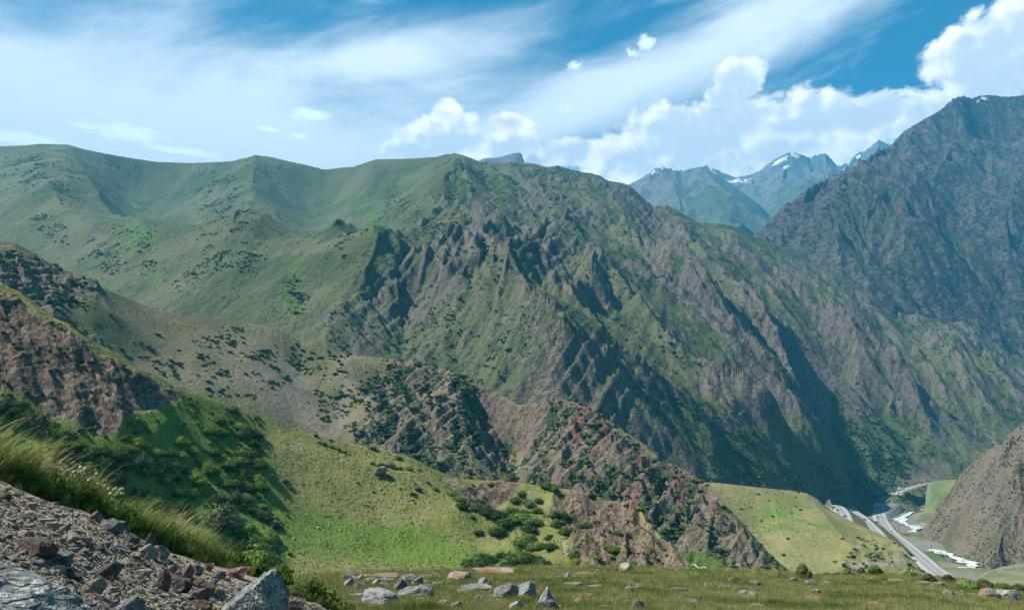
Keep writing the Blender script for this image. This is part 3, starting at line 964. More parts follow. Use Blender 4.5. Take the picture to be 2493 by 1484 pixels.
brown_o = grid_mesh('brown_hillside', X, Y, Z, m_brown, {'mask': (rock - 0.6 * inpoly(U, V, [(2235, 1295), (2245, 1280), (2330, 1215), (2335, 1230), (2260, 1290)], 8), 0 * X, scree), 'mask2': (redb, 0.34 + 0.3 * nz - 0.08 * cvx, 0 * X)})
tag(brown_o, 'steep brown rocky hillside dropping to the white river', 'hillside', kind='structure')
LANDS['brown'] = (X, Y, Z, rock, nz, U, V)

# ---------- small grass terrace at the road end
terr = Land([(2330, 1425, 330), (2375, 1405, 380), (2400, 1392, 410), (2440, 1378, 430), (2493, 1370, 440), (2700, 1360, 450)], [(2330, 1480, 250), (2493, 1470, 260), (2700, 1460, 260)], back=0.5, rnd=1.0)
X, Y = terr.grid(2340, 2640, 110, 70)
Z0, Z = std_detail(terr, X, Y, fam=0.8, fL=14, seed=720)
U, V = proj(X, Y, Z)
nz = fbm(X, Y, 26, 4, 0.5, 83)
trk = np.maximum(polyline_px(U, V, [(2385, 1402), (2420, 1383), (2493, 1375), (2600, 1372)], 5), polyline_px(U, V, [(2430, 1388), (2493, 1397)], 3))
o = grid_mesh('grass_terrace', X, Y, Z, m_valley, {'mask': (0 * X, 0.35 + nz * .5, 0.1 + 0.9 * trk), 'mask2': (0 * X, 0.05 + 0.5 * nz, 0 * X)})
tag(o, 'yellow-green terrace with a pale track beyond the dark hedge of shrubs', 'hillside', kind='structure')

# ---------- green spur above the road
spur_g = Land([(1560, 1190, 590), (1680, 1172, 600), (1740, 1174, 610), (1850, 1186, 620), (1930, 1194, 630), (1965, 1200, 630), (1990, 1214, 620), (2010, 1232, 610), (2060, 1262, 590), (2110, 1284, 570), (2150, 1302, 550), (2185, 1322, 520), (2210, 1345, 495), (2232, 1372, 470), (2260, 1410, 450), (2300, 1470, 430)],
              [(1560, 1400, 455), (1740, 1410, 460), (1900, 1410, 470), (2050, 1410, 470), (2180, 1412, 440), (2232, 1420, 428), (2300, 1480, 400)], back=0.75, curve=0.0, rnd=2.0)
spur_g.spur([(1965, 1205), (2010, 1260), (2070, 1330), (2130, 1390)], 8, 45)
spur_g.spur([(1880, 1200), (1900, 1280), (1960, 1370)], 7, 50)
spur_g.spur([(1760, 1200), (1830, 1280), (1900, 1360)], -8, 45)
spur_g.spur([(1935, 1200), (1985, 1222)], 5, 25)
X, Y = spur_g.grid(1600, 2290, 400, 190, near=0.85)
U, V = proj(X, Y, spur_g.height(X, Y))
rg = inpoly(U, V, [(2040, 1330), (2120, 1300), (2210, 1345), (2250, 1400), (2050, 1420)], 20)
Z0, Z = std_detail(spur_g, X, Y, gam=1.8, gL=30, goct=4, gmask=0.3 + rg, ram=2.6, rL=16, roct=5, rmask=0.06 + rg, fam=1.0, fL=22, foct=5, seed=740)
U, V = proj(X, Y, Z)
nz = fbm(X, Y, 40, 4, 0.5, 84)
cvx = convexity(Z, 4)
green = 0.28 + 0.6 * nz + 0.5 * polyline_px(U, V, [(1850, 1240), (1960, 1270), (2060, 1300)], 5)
rock = rg * (0.30 + 0.25 * cvx + 0.4 * nz) + 0.5 * blob(U, V, 1985, 1222, 20, 9, 35)
m_spur = land_mat('spur_grass', 9, grass=(0.135, 0.140, 0.042), dry=(0.20, 0.180, 0.075), green=(0.09, 0.16, 0.028), bump_s=0.45, scree=(0.24, 0.215, 0.17), rock_a=(0.10, 0.085, 0.07))
green_o = grid_mesh('green_spur', X, Y, Z, m_spur, {'mask': (rock, green, rg * (0.45 + nz * 0.6)), 'mask2': (0 * X, rg * (0.3 + 0.5 * nz), 0 * X)})
tag(green_o, 'smooth yellow-green spur in front of the winding road', 'hill', kind='structure')
LANDS['greenspur'] = (X, Y, Z, rg, nz, U, V)

# ---------- middle ridge: bushy grass on one side, red and brown crags on the other
mid = Land([(-300, 520, 400), (-100, 565, 410), (0, 585, 420), (40, 592, 425), (75, 612, 430), (110, 632, 440), (150, 650, 445), (200, 672, 450), (235, 678, 455), (248, 700, 460), (270, 708, 465), (320, 730, 480), (380, 752, 490), (450, 767, 500), (530, 775, 510), (600, 786, 515), (660, 795, 520), (690, 805, 520), (735, 832, 520),
            (765, 828, 520), (795, 830, 520), (830, 852, 520), (870, 866, 515), (920, 870, 510), (960, 874, 505), (1000, 880, 500), (1040, 890, 495), (1090, 898, 490), (1130, 915, 480), (1170, 940, 475), (1210, 955, 470), (1260, 985, 455), (1285, 984, 450), (1330, 976, 440), (1385, 970, 430), (1420, 985, 425), (1480, 1020, 415), (1530, 1055, 410), (1575, 1085, 405),
            (1610, 1118, 400), (1640, 1130, 395), (1680, 1150, 390), (1720, 1180, 380), (1745, 1205, 370), (1780, 1245, 360), (1820, 1290, 345), (1860, 1335, 335), (1900, 1370, 325), (1940, 1400, 315), (2000, 1450, 300), (2100, 1540, 290)],
           [(-300, 1010, 300), (0, 1010, 312), (300, 1010, 355), (450, 1010, 385), (600, 1040, 400), (730, 1110, 402), (900, 1150, 398), (1050, 1200, 390), (1250, 1230, 365), (1450, 1280, 345), (1600, 1330, 332), (1700, 1372, 318), (1800, 1400, 305), (1940, 1440, 285), (2100, 1560, 268)], back=0.6, curve=0.05)
for pts, B, W in (([(0, 585), (60, 680), (130, 760), (200, 850)], 8, 45), ([(235, 680), (270, 760), (300, 830)], 7, 30), ([(735, 830), (740, 900), (800, 960), (840, 1030), (870, 1080)], -8, 40),
                  ([(800, 832), (860, 900), (900, 960), (930, 1010)], 10, 40), ([(1000, 880), (1020, 950), (1050, 1020), (1090, 1080)], 14, 42), ([(930, 872), (960, 960), (1030, 1050), (1060, 1100)], -12, 35),
                  ([(1090, 900), (1130, 960), (1150, 1050), (1150, 1130)], 14, 36), ([(1130, 920), (1190, 1000), (1200, 1090), (1190, 1160)], -12, 32), ([(1260, 985), (1250, 1060), (1240, 1140), (1290, 1190)], -16, 40),
                  ([(1385, 972), (1380, 1050), (1360, 1120), (1370, 1180)], 13, 34), ([(1440, 1000), (1440, 1080), (1430, 1160), (1470, 1220)], -10, 26), ([(1500, 1035), (1490, 1110), (1480, 1190)], 11, 26),
                  ([(1560, 1080), (1560, 1150), (1530, 1230)], 9, 24), ([(1580, 1100), (1600, 1180), (1590, 1260)], -9, 22), ([(1640, 1132), (1650, 1200), (1640, 1270), (1650, 1330)], 10, 24),
                  ([(1700, 1170), (1700, 1250), (1690, 1340)], -10, 22), ([(1735, 1195), (1740, 1270), (1720, 1330), (1730, 1380)], 11, 24), ([(1790, 1260), (1800, 1320), (1790, 1380)], 8, 20)):
    mid.spur(pts, B, W)
X, Y = mid.grid(-200, 2040, 900, 290, near=0.8)
U, V = proj(X, Y, mid.height(X, Y))
crag = np.maximum.reduce([inpoly(U, V, [(960, 870), (900, 960), (860, 1090), (1000, 1180), (1260, 1260), (1260, 970), (1100, 890)], 30), inpoly(U, V, [(1270, 1000), (1260, 1160), (1400, 1260), (1720, 1420), (2000, 1500), (1720, 1190), (1560, 1090), (1440, 1010), (1385, 980)], 22),
                          0.9 * inpoly(U, V, [(-300, 560), (0, 600), (130, 650), (240, 690), (200, 740), (130, 760), (260, 840), (230, 900), (-300, 900)], 25)])
Z0, Z = std_detail(mid, X, Y, gam=6.0, gL=36, goct=4, gmask=0.2 + crag, ram=5.4, rL=30, roct=6, rmask=(0.05 + crag) * (0.35 + 0.65 * smooth01(fbm(X, Y, 70, 3, 0.5, 768), -0.25, 0.25)), fam=1.5, fL=30, foct=5,
                   sm=2.6, sL=11, bed=(-0.75, 0.15, 0.64), smask=crag, seed=760, steer=1.2, ff=1.1, ffL=6.5, ffmask=crag)
sl, gx_, gy_ = slope_of(X, Y, Z)
U, V = proj(X, Y, Z)
cvx = convexity(Z, 5)
nz = fbm(X, Y, 60, 5, 0.55, 85)
nz2 = fbm(X, Y, 18, 4, 0.55, 86)
rock = crag * (0.47 + 0.10 * cvx + 0.30 * (sl - 0.6) + 0.25 * nz) - 0.05
gull = inpoly(U, V, [(1640, 1345), (1720, 1340), (1830, 1400), (1640, 1420)], 12)
rock = rock - 0.8 * gull
bare = inpoly(U, V, [(560, 900), (730, 850), (760, 1000), (830, 1090), (640, 1010)], 40)
green = 0.12 + 0.5 * nz + 0.35 * inpoly(U, V, [(0, 680), (240, 690), (430, 770), (420, 860), (200, 900)], 40) + 0.9 * gull
scree = 0.22 + 0.35 * bare + 0.3 * nz + 0.25 * crag + 0.5 * polyline_px(U, V, [(850, 930), (830, 1020), (810, 1060)], 20) + 0.5 * polyline_px(U, V, [(1040, 1050), (1020, 1110)], 14) - 0.5 * gull
red = 0.78 * np.maximum.reduce([polyline_px(U, V, [(1420, 990), (1400, 1060), (1390, 1110)], 20), polyline_px(U, V, [(1470, 1040), (1440, 1100)], 16), polyline_px(U, V, [(1560, 1120), (1540, 1180), (1540, 1220)], 22), polyline_px(U, V, [(1650, 1150), (1660, 1230), (1650, 1280)], 16), blob(U, V, 1530, 1190, 30, 25), 0.15 + 0.25 * nz])
shr = crag * (0.44 - 0.12 * cvx + 0.4 * nz2) + 0.05 * nz2 - 0.6 * gull
m_mid = land_mat('crag', 10, bed=(-0.75, 0.15, 0.64), grass=(0.098, 0.098, 0.042), dry=(0.165, 0.148, 0.085), green=(0.070, 0.110, 0.022), rock_a=(0.055, 0.044, 0.033), rock_b=(0.170, 0.136, 0.098), red=(0.160, 0.078, 0.060), scree=(0.20, 0.178, 0.135), bump_s=1.0)
mid_o = grid_mesh('craggy_ridge', X, Y, Z, m_mid, {'mask': (rock, green, scree), 'mask2': (red, shr, 0 * X)})
tag(mid_o, 'middle ridge with bush-dotted grass and red-brown crags', 'ridge', kind='structure')
LANDS['mid'] = (X, Y, Z, rock, crag, nz, nz2, U, V, bare, gull)

# ---------- near green hill with the brown cliff
hill = Land([(-300, 560, 160), (-100, 640, 168), (0, 690, 172), (40, 706, 173), (70, 725, 174), (100, 748, 175), (130, 772, 176), (170, 790, 177), (195, 812, 178), (240, 838, 180), (290, 862, 182), (330, 890, 184), (380, 915, 187), (440, 942, 191), (520, 972, 196), (600, 1000, 202), (680, 1030, 209), (760, 1056, 215), (850, 1078, 220), (930, 1092, 224), (1000, 1112, 226),
             (1050, 1138, 226), (1100, 1160, 225), (1160, 1168, 225), (1230, 1169, 224), (1290, 1178, 222), (1330, 1184, 220), (1400, 1192, 217), (1440, 1202, 215), (1480, 1217, 212), (1510, 1222, 210), (1535, 1215, 208), (1560, 1240, 204), (1590, 1285, 198), (1620, 1320, 190), (1650, 1355, 183), (1690, 1395, 176), (1760, 1470, 168), (1850, 1560, 160)],
            [(-300, 1130, 138), (0, 1130, 144), (200, 1230, 143), (400, 1330, 146), (600, 1400, 151), (800, 1425, 158), (1000, 1425, 165), (1200, 1420, 168), (1400, 1420, 172), (1500, 1420, 172), (1600, 1430, 166), (1690, 1450, 156), (1760, 1500, 150), (1850, 1600, 146)], back=0.5, curve=0.30, front=0.25, rnd=0.8)
for pts, B, W in (([(130, 780), (180, 850), (230, 930), (260, 1010), (280, 1060)], 4.5, 16), ([(20, 760), (60, 850), (90, 950)], 4, 16), ([(290, 866), (330, 930), (360, 990)], 3, 14), ([(440, 945), (420, 1000), (380, 1060), (330, 1120)], 4, 22),
                  ([(600, 1005), (640, 1100), (660, 1200), (680, 1320)], 3.0, 26), ([(500, 980), (520, 1080), (560, 1180), (600, 1290)], -3.5, 28),
                  ([(720, 1085), (860, 1125), (960, 1150), (1090, 1168)], [0.5, 2.5, 2.5, 0.5], 14), ([(800, 1080), (900, 1108), (1000, 1140)], -1.6, 9),
                  ([(1090, 1168), (1120, 1230), (1130, 1290)], 3.5, 20), ([(1230, 1172), (1215, 1220), (1190, 1270)], 4, 16), ([(1190, 1180), (1180, 1230), (1160, 1280)], -3, 14),
                  ([(1340, 1188), (1350, 1250), (1370, 1310), (1390, 1370)], 4, 18), ([(1290, 1180), (1280, 1250), (1260, 1320), (1200, 1390)], -4, 22), ([(1535, 1220), (1520, 1280), (1530, 1340), (1545, 1390)], 5, 18),
                  ([(1440, 1205), (1450, 1270), (1480, 1330), (1500, 1385)], -3.5, 16), ([(700, 1330), (850, 1320), (1000, 1350), (1150, 1385)], -3, 26)):
    hill.spur(pts, B, W)
X, Y = hill.grid(-160, 1800, 760, 270, near=0.8)
U, V = proj(X, Y, hill.height(X, Y))
cliff = np.maximum.reduce([inpoly(U, V, [(-300, 600), (0, 705), (130, 790), (240, 855), (330, 905), (450, 960), (430, 985), (330, 1000), (290, 1060), (250, 1060), (130, 1020), (0, 950), (-300, 850)], 12),
                           0.95 * inpoly(U, V, [(1110, 1190), (1160, 1185), (1240, 1180), (1270, 1200), (1240, 1225), (1200, 1240), (1140, 1235)], 10), 0.95 * inpoly(U, V, [(1345, 1206), (1440, 1214), (1540, 1226), (1720, 1420), (1480, 1420), (1400, 1380), (1385, 1310), (1335, 1255)], 14)])
Z0, Z = std_detail(hill, X, Y, gam=1.3, gL=14, goct=4, gmask=0.10 + cliff * (1 + 1.2 * (U > 1330)), ram=2.2, rL=12, roct=5, rmask=0.04 + cliff, fam=0.7, fL=18, foct=5, sm=0.25, sL=4.0, bed=(-0.6, 0.1, 0.75), smask=cliff, seed=800, ff=0.8, ffL=3.4, ffmask=cliff)
Z = Z + 0.10 * fbm(X, Y, 1.6, 2, 0.5, 801) * (1 - cliff)
sl, gx_, gy_ = slope_of(X, Y, Z)
U, V = proj(X, Y, Z)
cvx = convexity(Z, 4)
nz = fbm(X, Y, 24, 5, 0.55, 87)
nz2 = fbm(X, Y, 7, 4, 0.55, 88)
rock = cliff * (0.78 + 0.2 * cvx + 0.25 * nz + 0.1 * nz2) - 0.05
bowl = np.maximum(blob(U, V, 880, 1310, 330, 55, 9, 0.7), blob(U, V, 1120, 1355, 120, 35, 15, .7))
slope_l = (1 - 0.9 * cliff) * inpoly(U, V, [(330, 1010), (470, 960), (610, 1020), (660, 1180), (700, 1420), (300, 1420), (-300, 1150), (-300, 880), (0, 950), (130, 1020), (270, 1065)], 40)
lip = inpoly(U, V, [(640, 1020), (720, 1060), (860, 1115), (1000, 1150), (1120, 1165), (1120, 1200), (960, 1170), (800, 1140), (690, 1100)], 16)
green = 0.22 + 0.55 * bowl + 0.55 * slope_l + 0.35 * nz - 0.3 * lip
scree = 0.55 * lip * (0.55 + nz2) + 0.15 * nz + 0.45 * inpoly(U, V, [(1090, 1170), (1400, 1190), (1370, 1260), (1150, 1260)], 20) * (0.5 + nz2)
scree = scree + 0.5 * polyline_px(U, V, [(1395, 1250), (1370, 1300), (1380, 1350)], 12)
red = 0.20 + 0.30 * nz + 0.22 * blob(U, V, 60, 850, 110, 90) + 0.2 * blob(U, V, 1600, 1340, 90, 60)
shr = 0.08 * slope_l * (0.4 + 1.2 * nz2 + 0.6 * nz) + 0.25 * (cliff > 0.3) * (nz2 - 0.1)
m_hill = land_mat('hill_grass', 5, grass=(0.122, 0.142, 0.034), dry=(0.182, 0.176, 0.060), green=(0.105, 0.165, 0.025), rock_a=(0.055, 0.040, 0.030), rock_b=(0.185, 0.138, 0.095), red=(0.135, 0.075, 0.047), scree=(0.30, 0.26, 0.19), bump_s=0.7, shrub=(0.035, 0.068, 0.016))
hill_o = grid_mesh('green_hill', X, Y, Z, m_hill, {'mask': (rock, green, scree), 'mask2': (red, shr, 0 * X)})
tag(hill_o, 'bright green hill with a brown cliff on its upper end', 'hill', kind='structure')
LANDS['hill'] = (X, Y, Z, rock, cliff, nz, nz2, U, V, slope_l, bowl, lip)

# ---------- meadow shelf
meadow = Land([(300, 1440, 42), (600, 1425, 43), (700, 1415, 44), (780, 1402, 45), (900, 1396, 46), (1000, 1394, 47), (1150, 1388, 48), (1300, 1383, 49), (1500, 1384, 50), (1700, 1388, 52), (1850, 1392, 54), (1950, 1400, 56), (2050, 1400, 58), (2150, 1398, 60), (2250, 1400, 62), (2320, 1412, 62), (2400, 1430, 60), (2493, 1446, 58), (2700, 1470, 58)],
              [(300, 1640, 20), (800, 1600, 22), (1400, 1570, 23), (2000, 1570, 23), (2700, 1600, 22)], back=0.55, curve=0.0, front=0.12, rnd=0.35)


def meadow_z(x, y):
    return meadow.smooth(x, y) + 0.22 * fbm(x, y, 7, 3, 0.5, 90) + 0.05 * fbm(x, y, 1.3, 3, 0.5, 91)


X, Y = meadow.grid(420, 2640, 420, 150, far=1.5, near=0.7, floor=0.4)
Z = meadow_z(X, Y)
nz = fbm(X, Y, 6, 4, 0.55, 92)
m_meadow = land_mat('meadow_soil', 1.2, grass=(0.11, 0.125, 0.035), dry=(0.18, 0.165, 0.065), green=(0.085, 0.14, 0.022), bump_s=0.6)
meadow_o = grid_mesh('meadow', X, Y, Z, m_meadow, {'mask': (0 * X, 0.2 + nz * .6, 0.0 * X), 'mask2': (0.0 * X, 0.0 * X, 0 * X)})
tag(meadow_o, 'flat grassy meadow shelf strewn with boulders', 'meadow', kind='structure')

# ---------- rubble bank
bank = Land([(-400, 1080, 12.0), (-150, 1140, 13.5), (0, 1178, 14.5), (60, 1200, 14.8), (140, 1228, 15.2), (200, 1243, 15.5), (250, 1262, 16), (300, 1292, 16.3), (360, 1325, 16.8), (430, 1352, 17.2), (500, 1376, 17.6), (580, 1394, 18), (640, 1415, 18.3), (700, 1442, 18.8), (760, 1466, 19.2), (820, 1492, 19.6), (1000, 1570, 20), (1400, 1800, 18), (2200, 2600, 12)],
            [(-400, 1600, 4.5), (0, 1600, 5.0), (230, 1600, 6.4), (400, 1600, 7.4), (600, 1600, 9.6), (750, 1600, 12), (1000, 1700, 13), (1400, 2000, 11), (2200, 3000, 7)], back=0.40, curve=0.0, front=0.08, rnd=0.12)


def bank_z(x, y):
    return bank.smooth(x, y) + 0.16 * fbm(x, y, 2.6, 4, 0.55, 95) + 0.045 * fbm(x, y, 0.5, 3, 0.5, 98)


X, Y = bank.grid(-300, 1100, 420, 240, far=1.6, near=0.45, floor=0.35)
Z = bank_z(X, Y)
dc, zc, db, zb = bank.lines(X / Y)
nz = fbm(X, Y, 1.5, 4, 0.55, 99)
grassb = smooth01((Y - dc), -0.2, 0.5)
m_bank = land_mat('rubble_soil', 0.9, grass=(0.075, 0.085, 0.028), dry=(0.15, 0.13, 0.055), green=(0.06, 0.10, 0.018), scree=(0.36, 0.29, 0.20), rock_a=(0.10, 0.085, 0.07), rock_b=(0.24, 0.2, 0.155), bump_s=0.8)
bank_o = grid_mesh('rubble_bank', X, Y, Z, m_bank, {'mask': (0.12 * (1 - grassb), 0.5 + nz, 1.0 - grassb * 1.2), 'mask2': (0 * X, 0 * X, 0 * X)})
tag(bank_o, 'sloping bank of tan rubble and soil at the viewpoint', 'slope', kind='structure')
# ================================================================ PLANTS
def raw_mesh(name, verts, faces, mat, smooth=False, attrs=None):
    """faces: list of index arrays (k x 3 or k x 4)"""
    me = bpy.data.meshes.new(name)
    verts = np.asarray(verts, np.float32)
    me.vertices.add(len(verts)); me.vertices.foreach_set('co', verts.reshape(-1))
    idx = np.concatenate([np.asarray(f, np.int32).reshape(-1) for f in faces])
    tot = np.concatenate([np.full(len(f), np.asarray(f).shape[1], np.int32) for f in faces])
    st = np.concatenate([[0], np.cumsum(tot)[:-1]]).astype(np.int32)
    me.loops.add(len(idx)); me.loops.foreach_set('vertex_index', idx)
    me.polygons.add(len(tot)); me.polygons.foreach_set('loop_start', st)
    me.polygons.foreach_set('use_smooth', np.full(len(tot), smooth, bool))
    me.update(calc_edges=True)
    for k, a in (attrs or {}).items():
        at = me.attributes.new(k, 'FLOAT', 'POINT')
        at.data.foreach_set('value', np.asarray(a, np.float32))
    if mat: me.materials.append(mat)
    return me


def ico(sub):
    t = (1 + 5 ** 0.5) / 2
    v = np.array([(-1, t, 0), (1, t, 0), (-1, -t, 0), (1, -t, 0), (0, -1, t), (0, 1, t), (0, -1, -t), (0, 1, -t), (t, 0, -1), (t, 0, 1), (-t, 0, -1), (-t, 0, 1)], float)
    f = np.array([(0, 11, 5), (0, 5, 1), (0, 1, 7), (0, 7, 10), (0, 10, 11), (1, 5, 9), (5, 11, 4), (11, 10, 2), (10, 7, 6), (7, 1, 8), (3, 9, 4), (3, 4, 2), (3, 2, 6), (3, 6, 8), (3, 8, 9), (4, 9, 5), (2, 4, 11), (6, 2, 10), (8, 6, 7), (9, 8, 1)])
    v = v / np.linalg.norm(v, axis=1, keepdims=True)
    for _ in range(sub):
        vl = [tuple(x) for x in v]; cache = {}; nf = []

        def midp(a, b):
            k = (min(a, b), max(a, b))
            if k not in cache:
                m = (np.array(vl[a]) + np.array(vl[b])); m /= np.linalg.norm(m)
                cache[k] = len(vl); vl.append(tuple(m))
            return cache[k]
        for a, b, c_ in f:
            ab, bc, ca = midp(a, b), midp(b, c_), midp(c_, a)
            nf += [(a, ab, ca), (b, bc, ab), (c_, ca, bc), (ab, bc, ca)]
        v = np.array(vl); f = np.array(nf)
    return v, f


ICO = {k: ico(k) for k in (0, 1, 2, 3, 4)}


def leaf_mat(name, col, col2, trans=0.25, scale=3.0):
    m, nt, b = new_mat(name)
    n = nt.nodes.new('ShaderNodeObjectInfo')
    rnd = E(n.outputs['Random'])
    p = obj_coord()
    nz_ = noise(p, scale, 1, 0.5)
    c_ = mixc(sstep(nz_ + (rnd - 0.5) * 0.5, 0.3, 0.7), col, col2)
    v = rnd * 0.8 + 0.6
    c_ = mixc(1.0, c_, comb(v, v * 0.9 + 0.1, v * 0.8 + 0.2), 'MULTIPLY')
    nt.links.new(c_.s, b.inputs['Base Color'])
    b.inputs['Specular IOR Level'].default_value = 0.12
    tr = nt.nodes.new('ShaderNodeBsdfTranslucent')
    nt.links.new(c_.s, tr.inputs['Color'])
    mx_ = nt.nodes.new('ShaderNodeMixShader')
    mx_.inputs[0].default_value = trans
    nt.links.new(b.outputs[0], mx_.inputs[1])
    nt.links.new(tr.outputs[0], mx_.inputs[2])
    out = [x for x in nt.nodes if x.type == 'OUTPUT_MATERIAL'][0]
    nt.links.new(mx_.outputs[0], out.inputs['Surface'])
    return m


def bush_mesh(name, seed, nl, nleaf, ls, mat, sub=1, flat=0.75, core=1.0):
    """unit bush (radius 1): lumpy core with leaf faces standing off it"""
    r = np.random.default_rng(seed)
    V, Fq, Ft = [], [], []
    n0 = 0
    lob = []
    for k in range(nl):
        a = r.random() * 6.283; d = 0.62 * r.random() ** 0.6 if k else 0
        rad = r.uniform(0.34, 0.55) * (1.15 if k == 0 else 1) * (1 - 0.3 * d)
        c_ = np.array((math.cos(a) * d, math.sin(a) * d, rad * 0.55 + (0.55 - d * 0.5) * r.random() * 0.7))
        lob.append((c_, rad))
        iv, ifc = ICO[sub]
        vv = iv * rad * core * (0.86 + 0.28 * r.random((len(iv), 1))) * np.array((1, 1, flat)) + c_
        V.append(vv); Ft.append(ifc + n0); n0 += len(iv)
    for k in range(nleaf):
        c_, rad = lob[r.integers(nl)]
        d = r.normal(size=3); d[2] = abs(d[2]) * 0.9 - 0.15; d /= np.linalg.norm(d)
        pt = c_ + d * np.array((1, 1, flat)) * rad * r.uniform(0.80, 1.0 + 0.32 * (2 - core))
        nn = d + r.normal(size=3) * 0.55; nn /= np.linalg.norm(nn)
        t1 = np.cross(nn, r.normal(size=3)); t1 /= np.linalg.norm(t1)
        t2 = np.cross(nn, t1)
        s = ls * r.uniform(0.6, 1.3)
        V.append(np.array([pt - t1 * s, pt + t2 * s * 0.6, pt + t1 * s, pt - t2 * s * 0.6]))
        Fq.append((n0, n0 + 1, n0 + 2, n0 + 3)); n0 += 4
    V = np.concatenate(V)
    V[:, 2] = np.maximum(V[:, 2], -0.12)
    fs = [np.concatenate(Ft)]
    if Fq: fs.append(np.array(Fq))
    return raw_mesh(name, V, fs, mat)


m_bush = leaf_mat('bush_leaves', (0.045, 0.085, 0.020), (0.098, 0.152, 0.034), 0.3)
m_bush2 = leaf_mat('bush_leaves_grey', (0.055, 0.078, 0.038), (0.10, 0.125, 0.055), 0.2)
m_bush3 = leaf_mat('bush_leaves_bright', (0.080, 0.132, 0.020), (0.145, 0.195, 0.036), 0.3)
m_farb = leaf_mat('juniper', (0.024, 0.052, 0.020), (0.050, 0.085, 0.028), 0.1)
BUSH = [bush_mesh('bush_crown', 11, 9, 1100, 0.075, m_bush, 1, 0.85, 0.74), bush_mesh('bush_crown_b', 12, 11, 1200, 0.07, m_bush, 1, 0.85, 0.72), bush_mesh('bush_crown_c', 13, 8, 1000, 0.078, m_bush2, 1, 0.9, 0.7), bush_mesh('bush_crown_d', 14, 10, 1100, 0.072, m_bush3, 1, 0.85, 0.72)]
MIDB = [bush_mesh('shrub_crown', 21, 4, 60, 0.16, m_farb), bush_mesh('shrub_crown_b', 22, 5, 60, 0.16, m_farb), bush_mesh('shrub_crown_c', 23, 3, 50, 0.18, m_bush)]
FARB = [bush_mesh('juniper_crown', 31, 2, 8, 0.3, m_farb, 1, 0.7), bush_mesh('juniper_crown_b', 32, 3, 8, 0.3, m_farb, 1, 0.6)]


def put(name, mesh, loc, scale, rotz=0.0, tilt=(0, 0)):
    o = bpy.data.objects.new(name, mesh)
    o.location = loc
    o.scale = scale if hasattr(scale, '__len__') else (scale,) * 3
    o.rotation_euler = (tilt[0], tilt[1], rotz)
    COL.objects.link(o)
    return o


def sample(X, Y, Z, dens, n, seed):
    r = np.random.default_rng(seed)
    d = np.clip((dens[:-1, :-1] + dens[1:, :-1] + dens[:-1, 1:] + dens[1:, 1:]) / 4, 0, None)
    ex = X[1:, :-1] - X[:-1, :-1]; ey = Y[:-1, 1:] - Y[:-1, :-1]
    zx = Z[1:, :-1] - Z[:-1, :-1]
    w = d * np.abs(ex * ey) * 1.0
    cw = np.cumsum(w.ravel())
    if cw[-1] <= 0: return np.zeros((0, 3))
    k = np.searchsorted(cw, r.random(n) * cw[-1])
    k = np.minimum(k, w.size - 1)
    i, j = np.unravel_index(k, w.shape)
    a, b = r.random(n), r.random(n)

    def bl(A):
        return A[i, j] * (1 - a) * (1 - b) + A[i + 1, j] * a * (1 - b) + A[i, j + 1] * (1 - a) * b + A[i + 1, j + 1] * a * b
    return np.stack([bl(X), bl(Y), bl(Z)], 1)


def stuff_points(name, pts, scl, rot, var, protos, label, cat):
    """one object of uncountable small plants or stones: real meshes copied onto points"""
    me = bpy.data.meshes.new(name)
    n = len(pts)
    me.vertices.add(n); me.vertices.foreach_set('co', np.asarray(pts, np.float32).reshape(-1))
    for nm, tp, arr, key in (('scl', 'FLOAT_VECTOR', scl, 'vector'), ('rot', 'FLOAT_VECTOR', rot, 'vector'), ('var', 'INT', var, 'value')):
        at = me.attributes.new(nm, tp, 'POINT')
        at.data.foreach_set(key, np.asarray(arr, np.int32 if tp == 'INT' else np.float32).reshape(-1))
    o = bpy.data.objects.new(name, me)
    COL.objects.link(o)
    ng = bpy.data.node_groups.new(name + '_spread', 'GeometryNodeTree')
    ng.interface.new_socket('Geometry', in_out='INPUT', socket_type='NodeSocketGeometry')
    ng.interface.new_socket('Geometry', in_out='OUTPUT', socket_type='NodeSocketGeometry')
    N, L = ng.nodes, ng.links
    gi, go = N.new('NodeGroupInput'), N.new('NodeGroupOutput')
    m2p = N.new('GeometryNodeMeshToPoints')
    L.new(gi.outputs[0], m2p.inputs['Mesh'])
    join = N.new('GeometryNodeJoinGeometry')

    def na(nm, tp):
        q = N.new('GeometryNodeInputNamedAttribute'); q.data_type = tp
        q.inputs['Name'].default_value = nm
        return q.outputs['Attribute']
    sc_, ro_, va_ = na('scl', 'FLOAT_VECTOR'), na('rot', 'FLOAT_VECTOR'), na('var', 'INT')
    for k, po in enumerate(protos):
        oi = N.new('GeometryNodeObjectInfo'); oi.transform_space = 'ORIGINAL'
        oi.inputs['Object'].default_value = po
        if 'As Instance' in oi.inputs: oi.inputs['As Instance'].default_value = True
        cmp_ = N.new('FunctionNodeCompare'); cmp_.data_type = 'INT'; cmp_.operation = 'EQUAL'
        ins = [q for q in cmp_.inputs if q.type == 'INT']
        L.new(va_, ins[0]); ins[1].default_value = k
        iop = N.new('GeometryNodeInstanceOnPoints')
        L.new(m2p.outputs[0], iop.inputs['Points'])
        L.new(cmp_.outputs[0], iop.inputs['Selection'])
        L.new(oi.outputs['Geometry'], iop.inputs['Instance'])
        L.new(ro_, iop.inputs['Rotation'])
        L.new(sc_, iop.inputs['Scale'])
        L.new(iop.outputs[0], join.inputs[0])
    L.new(join.outputs[0], go.inputs[0])
    md = o.modifiers.new('spread', 'NODES')
    md.node_group = ng
    tag(o, label, cat, kind='stuff')
    return o


def proto(mesh):
    """unlinked carrier of a mesh for the node tree"""
    return bpy.data.objects.new(mesh.name, mesh)


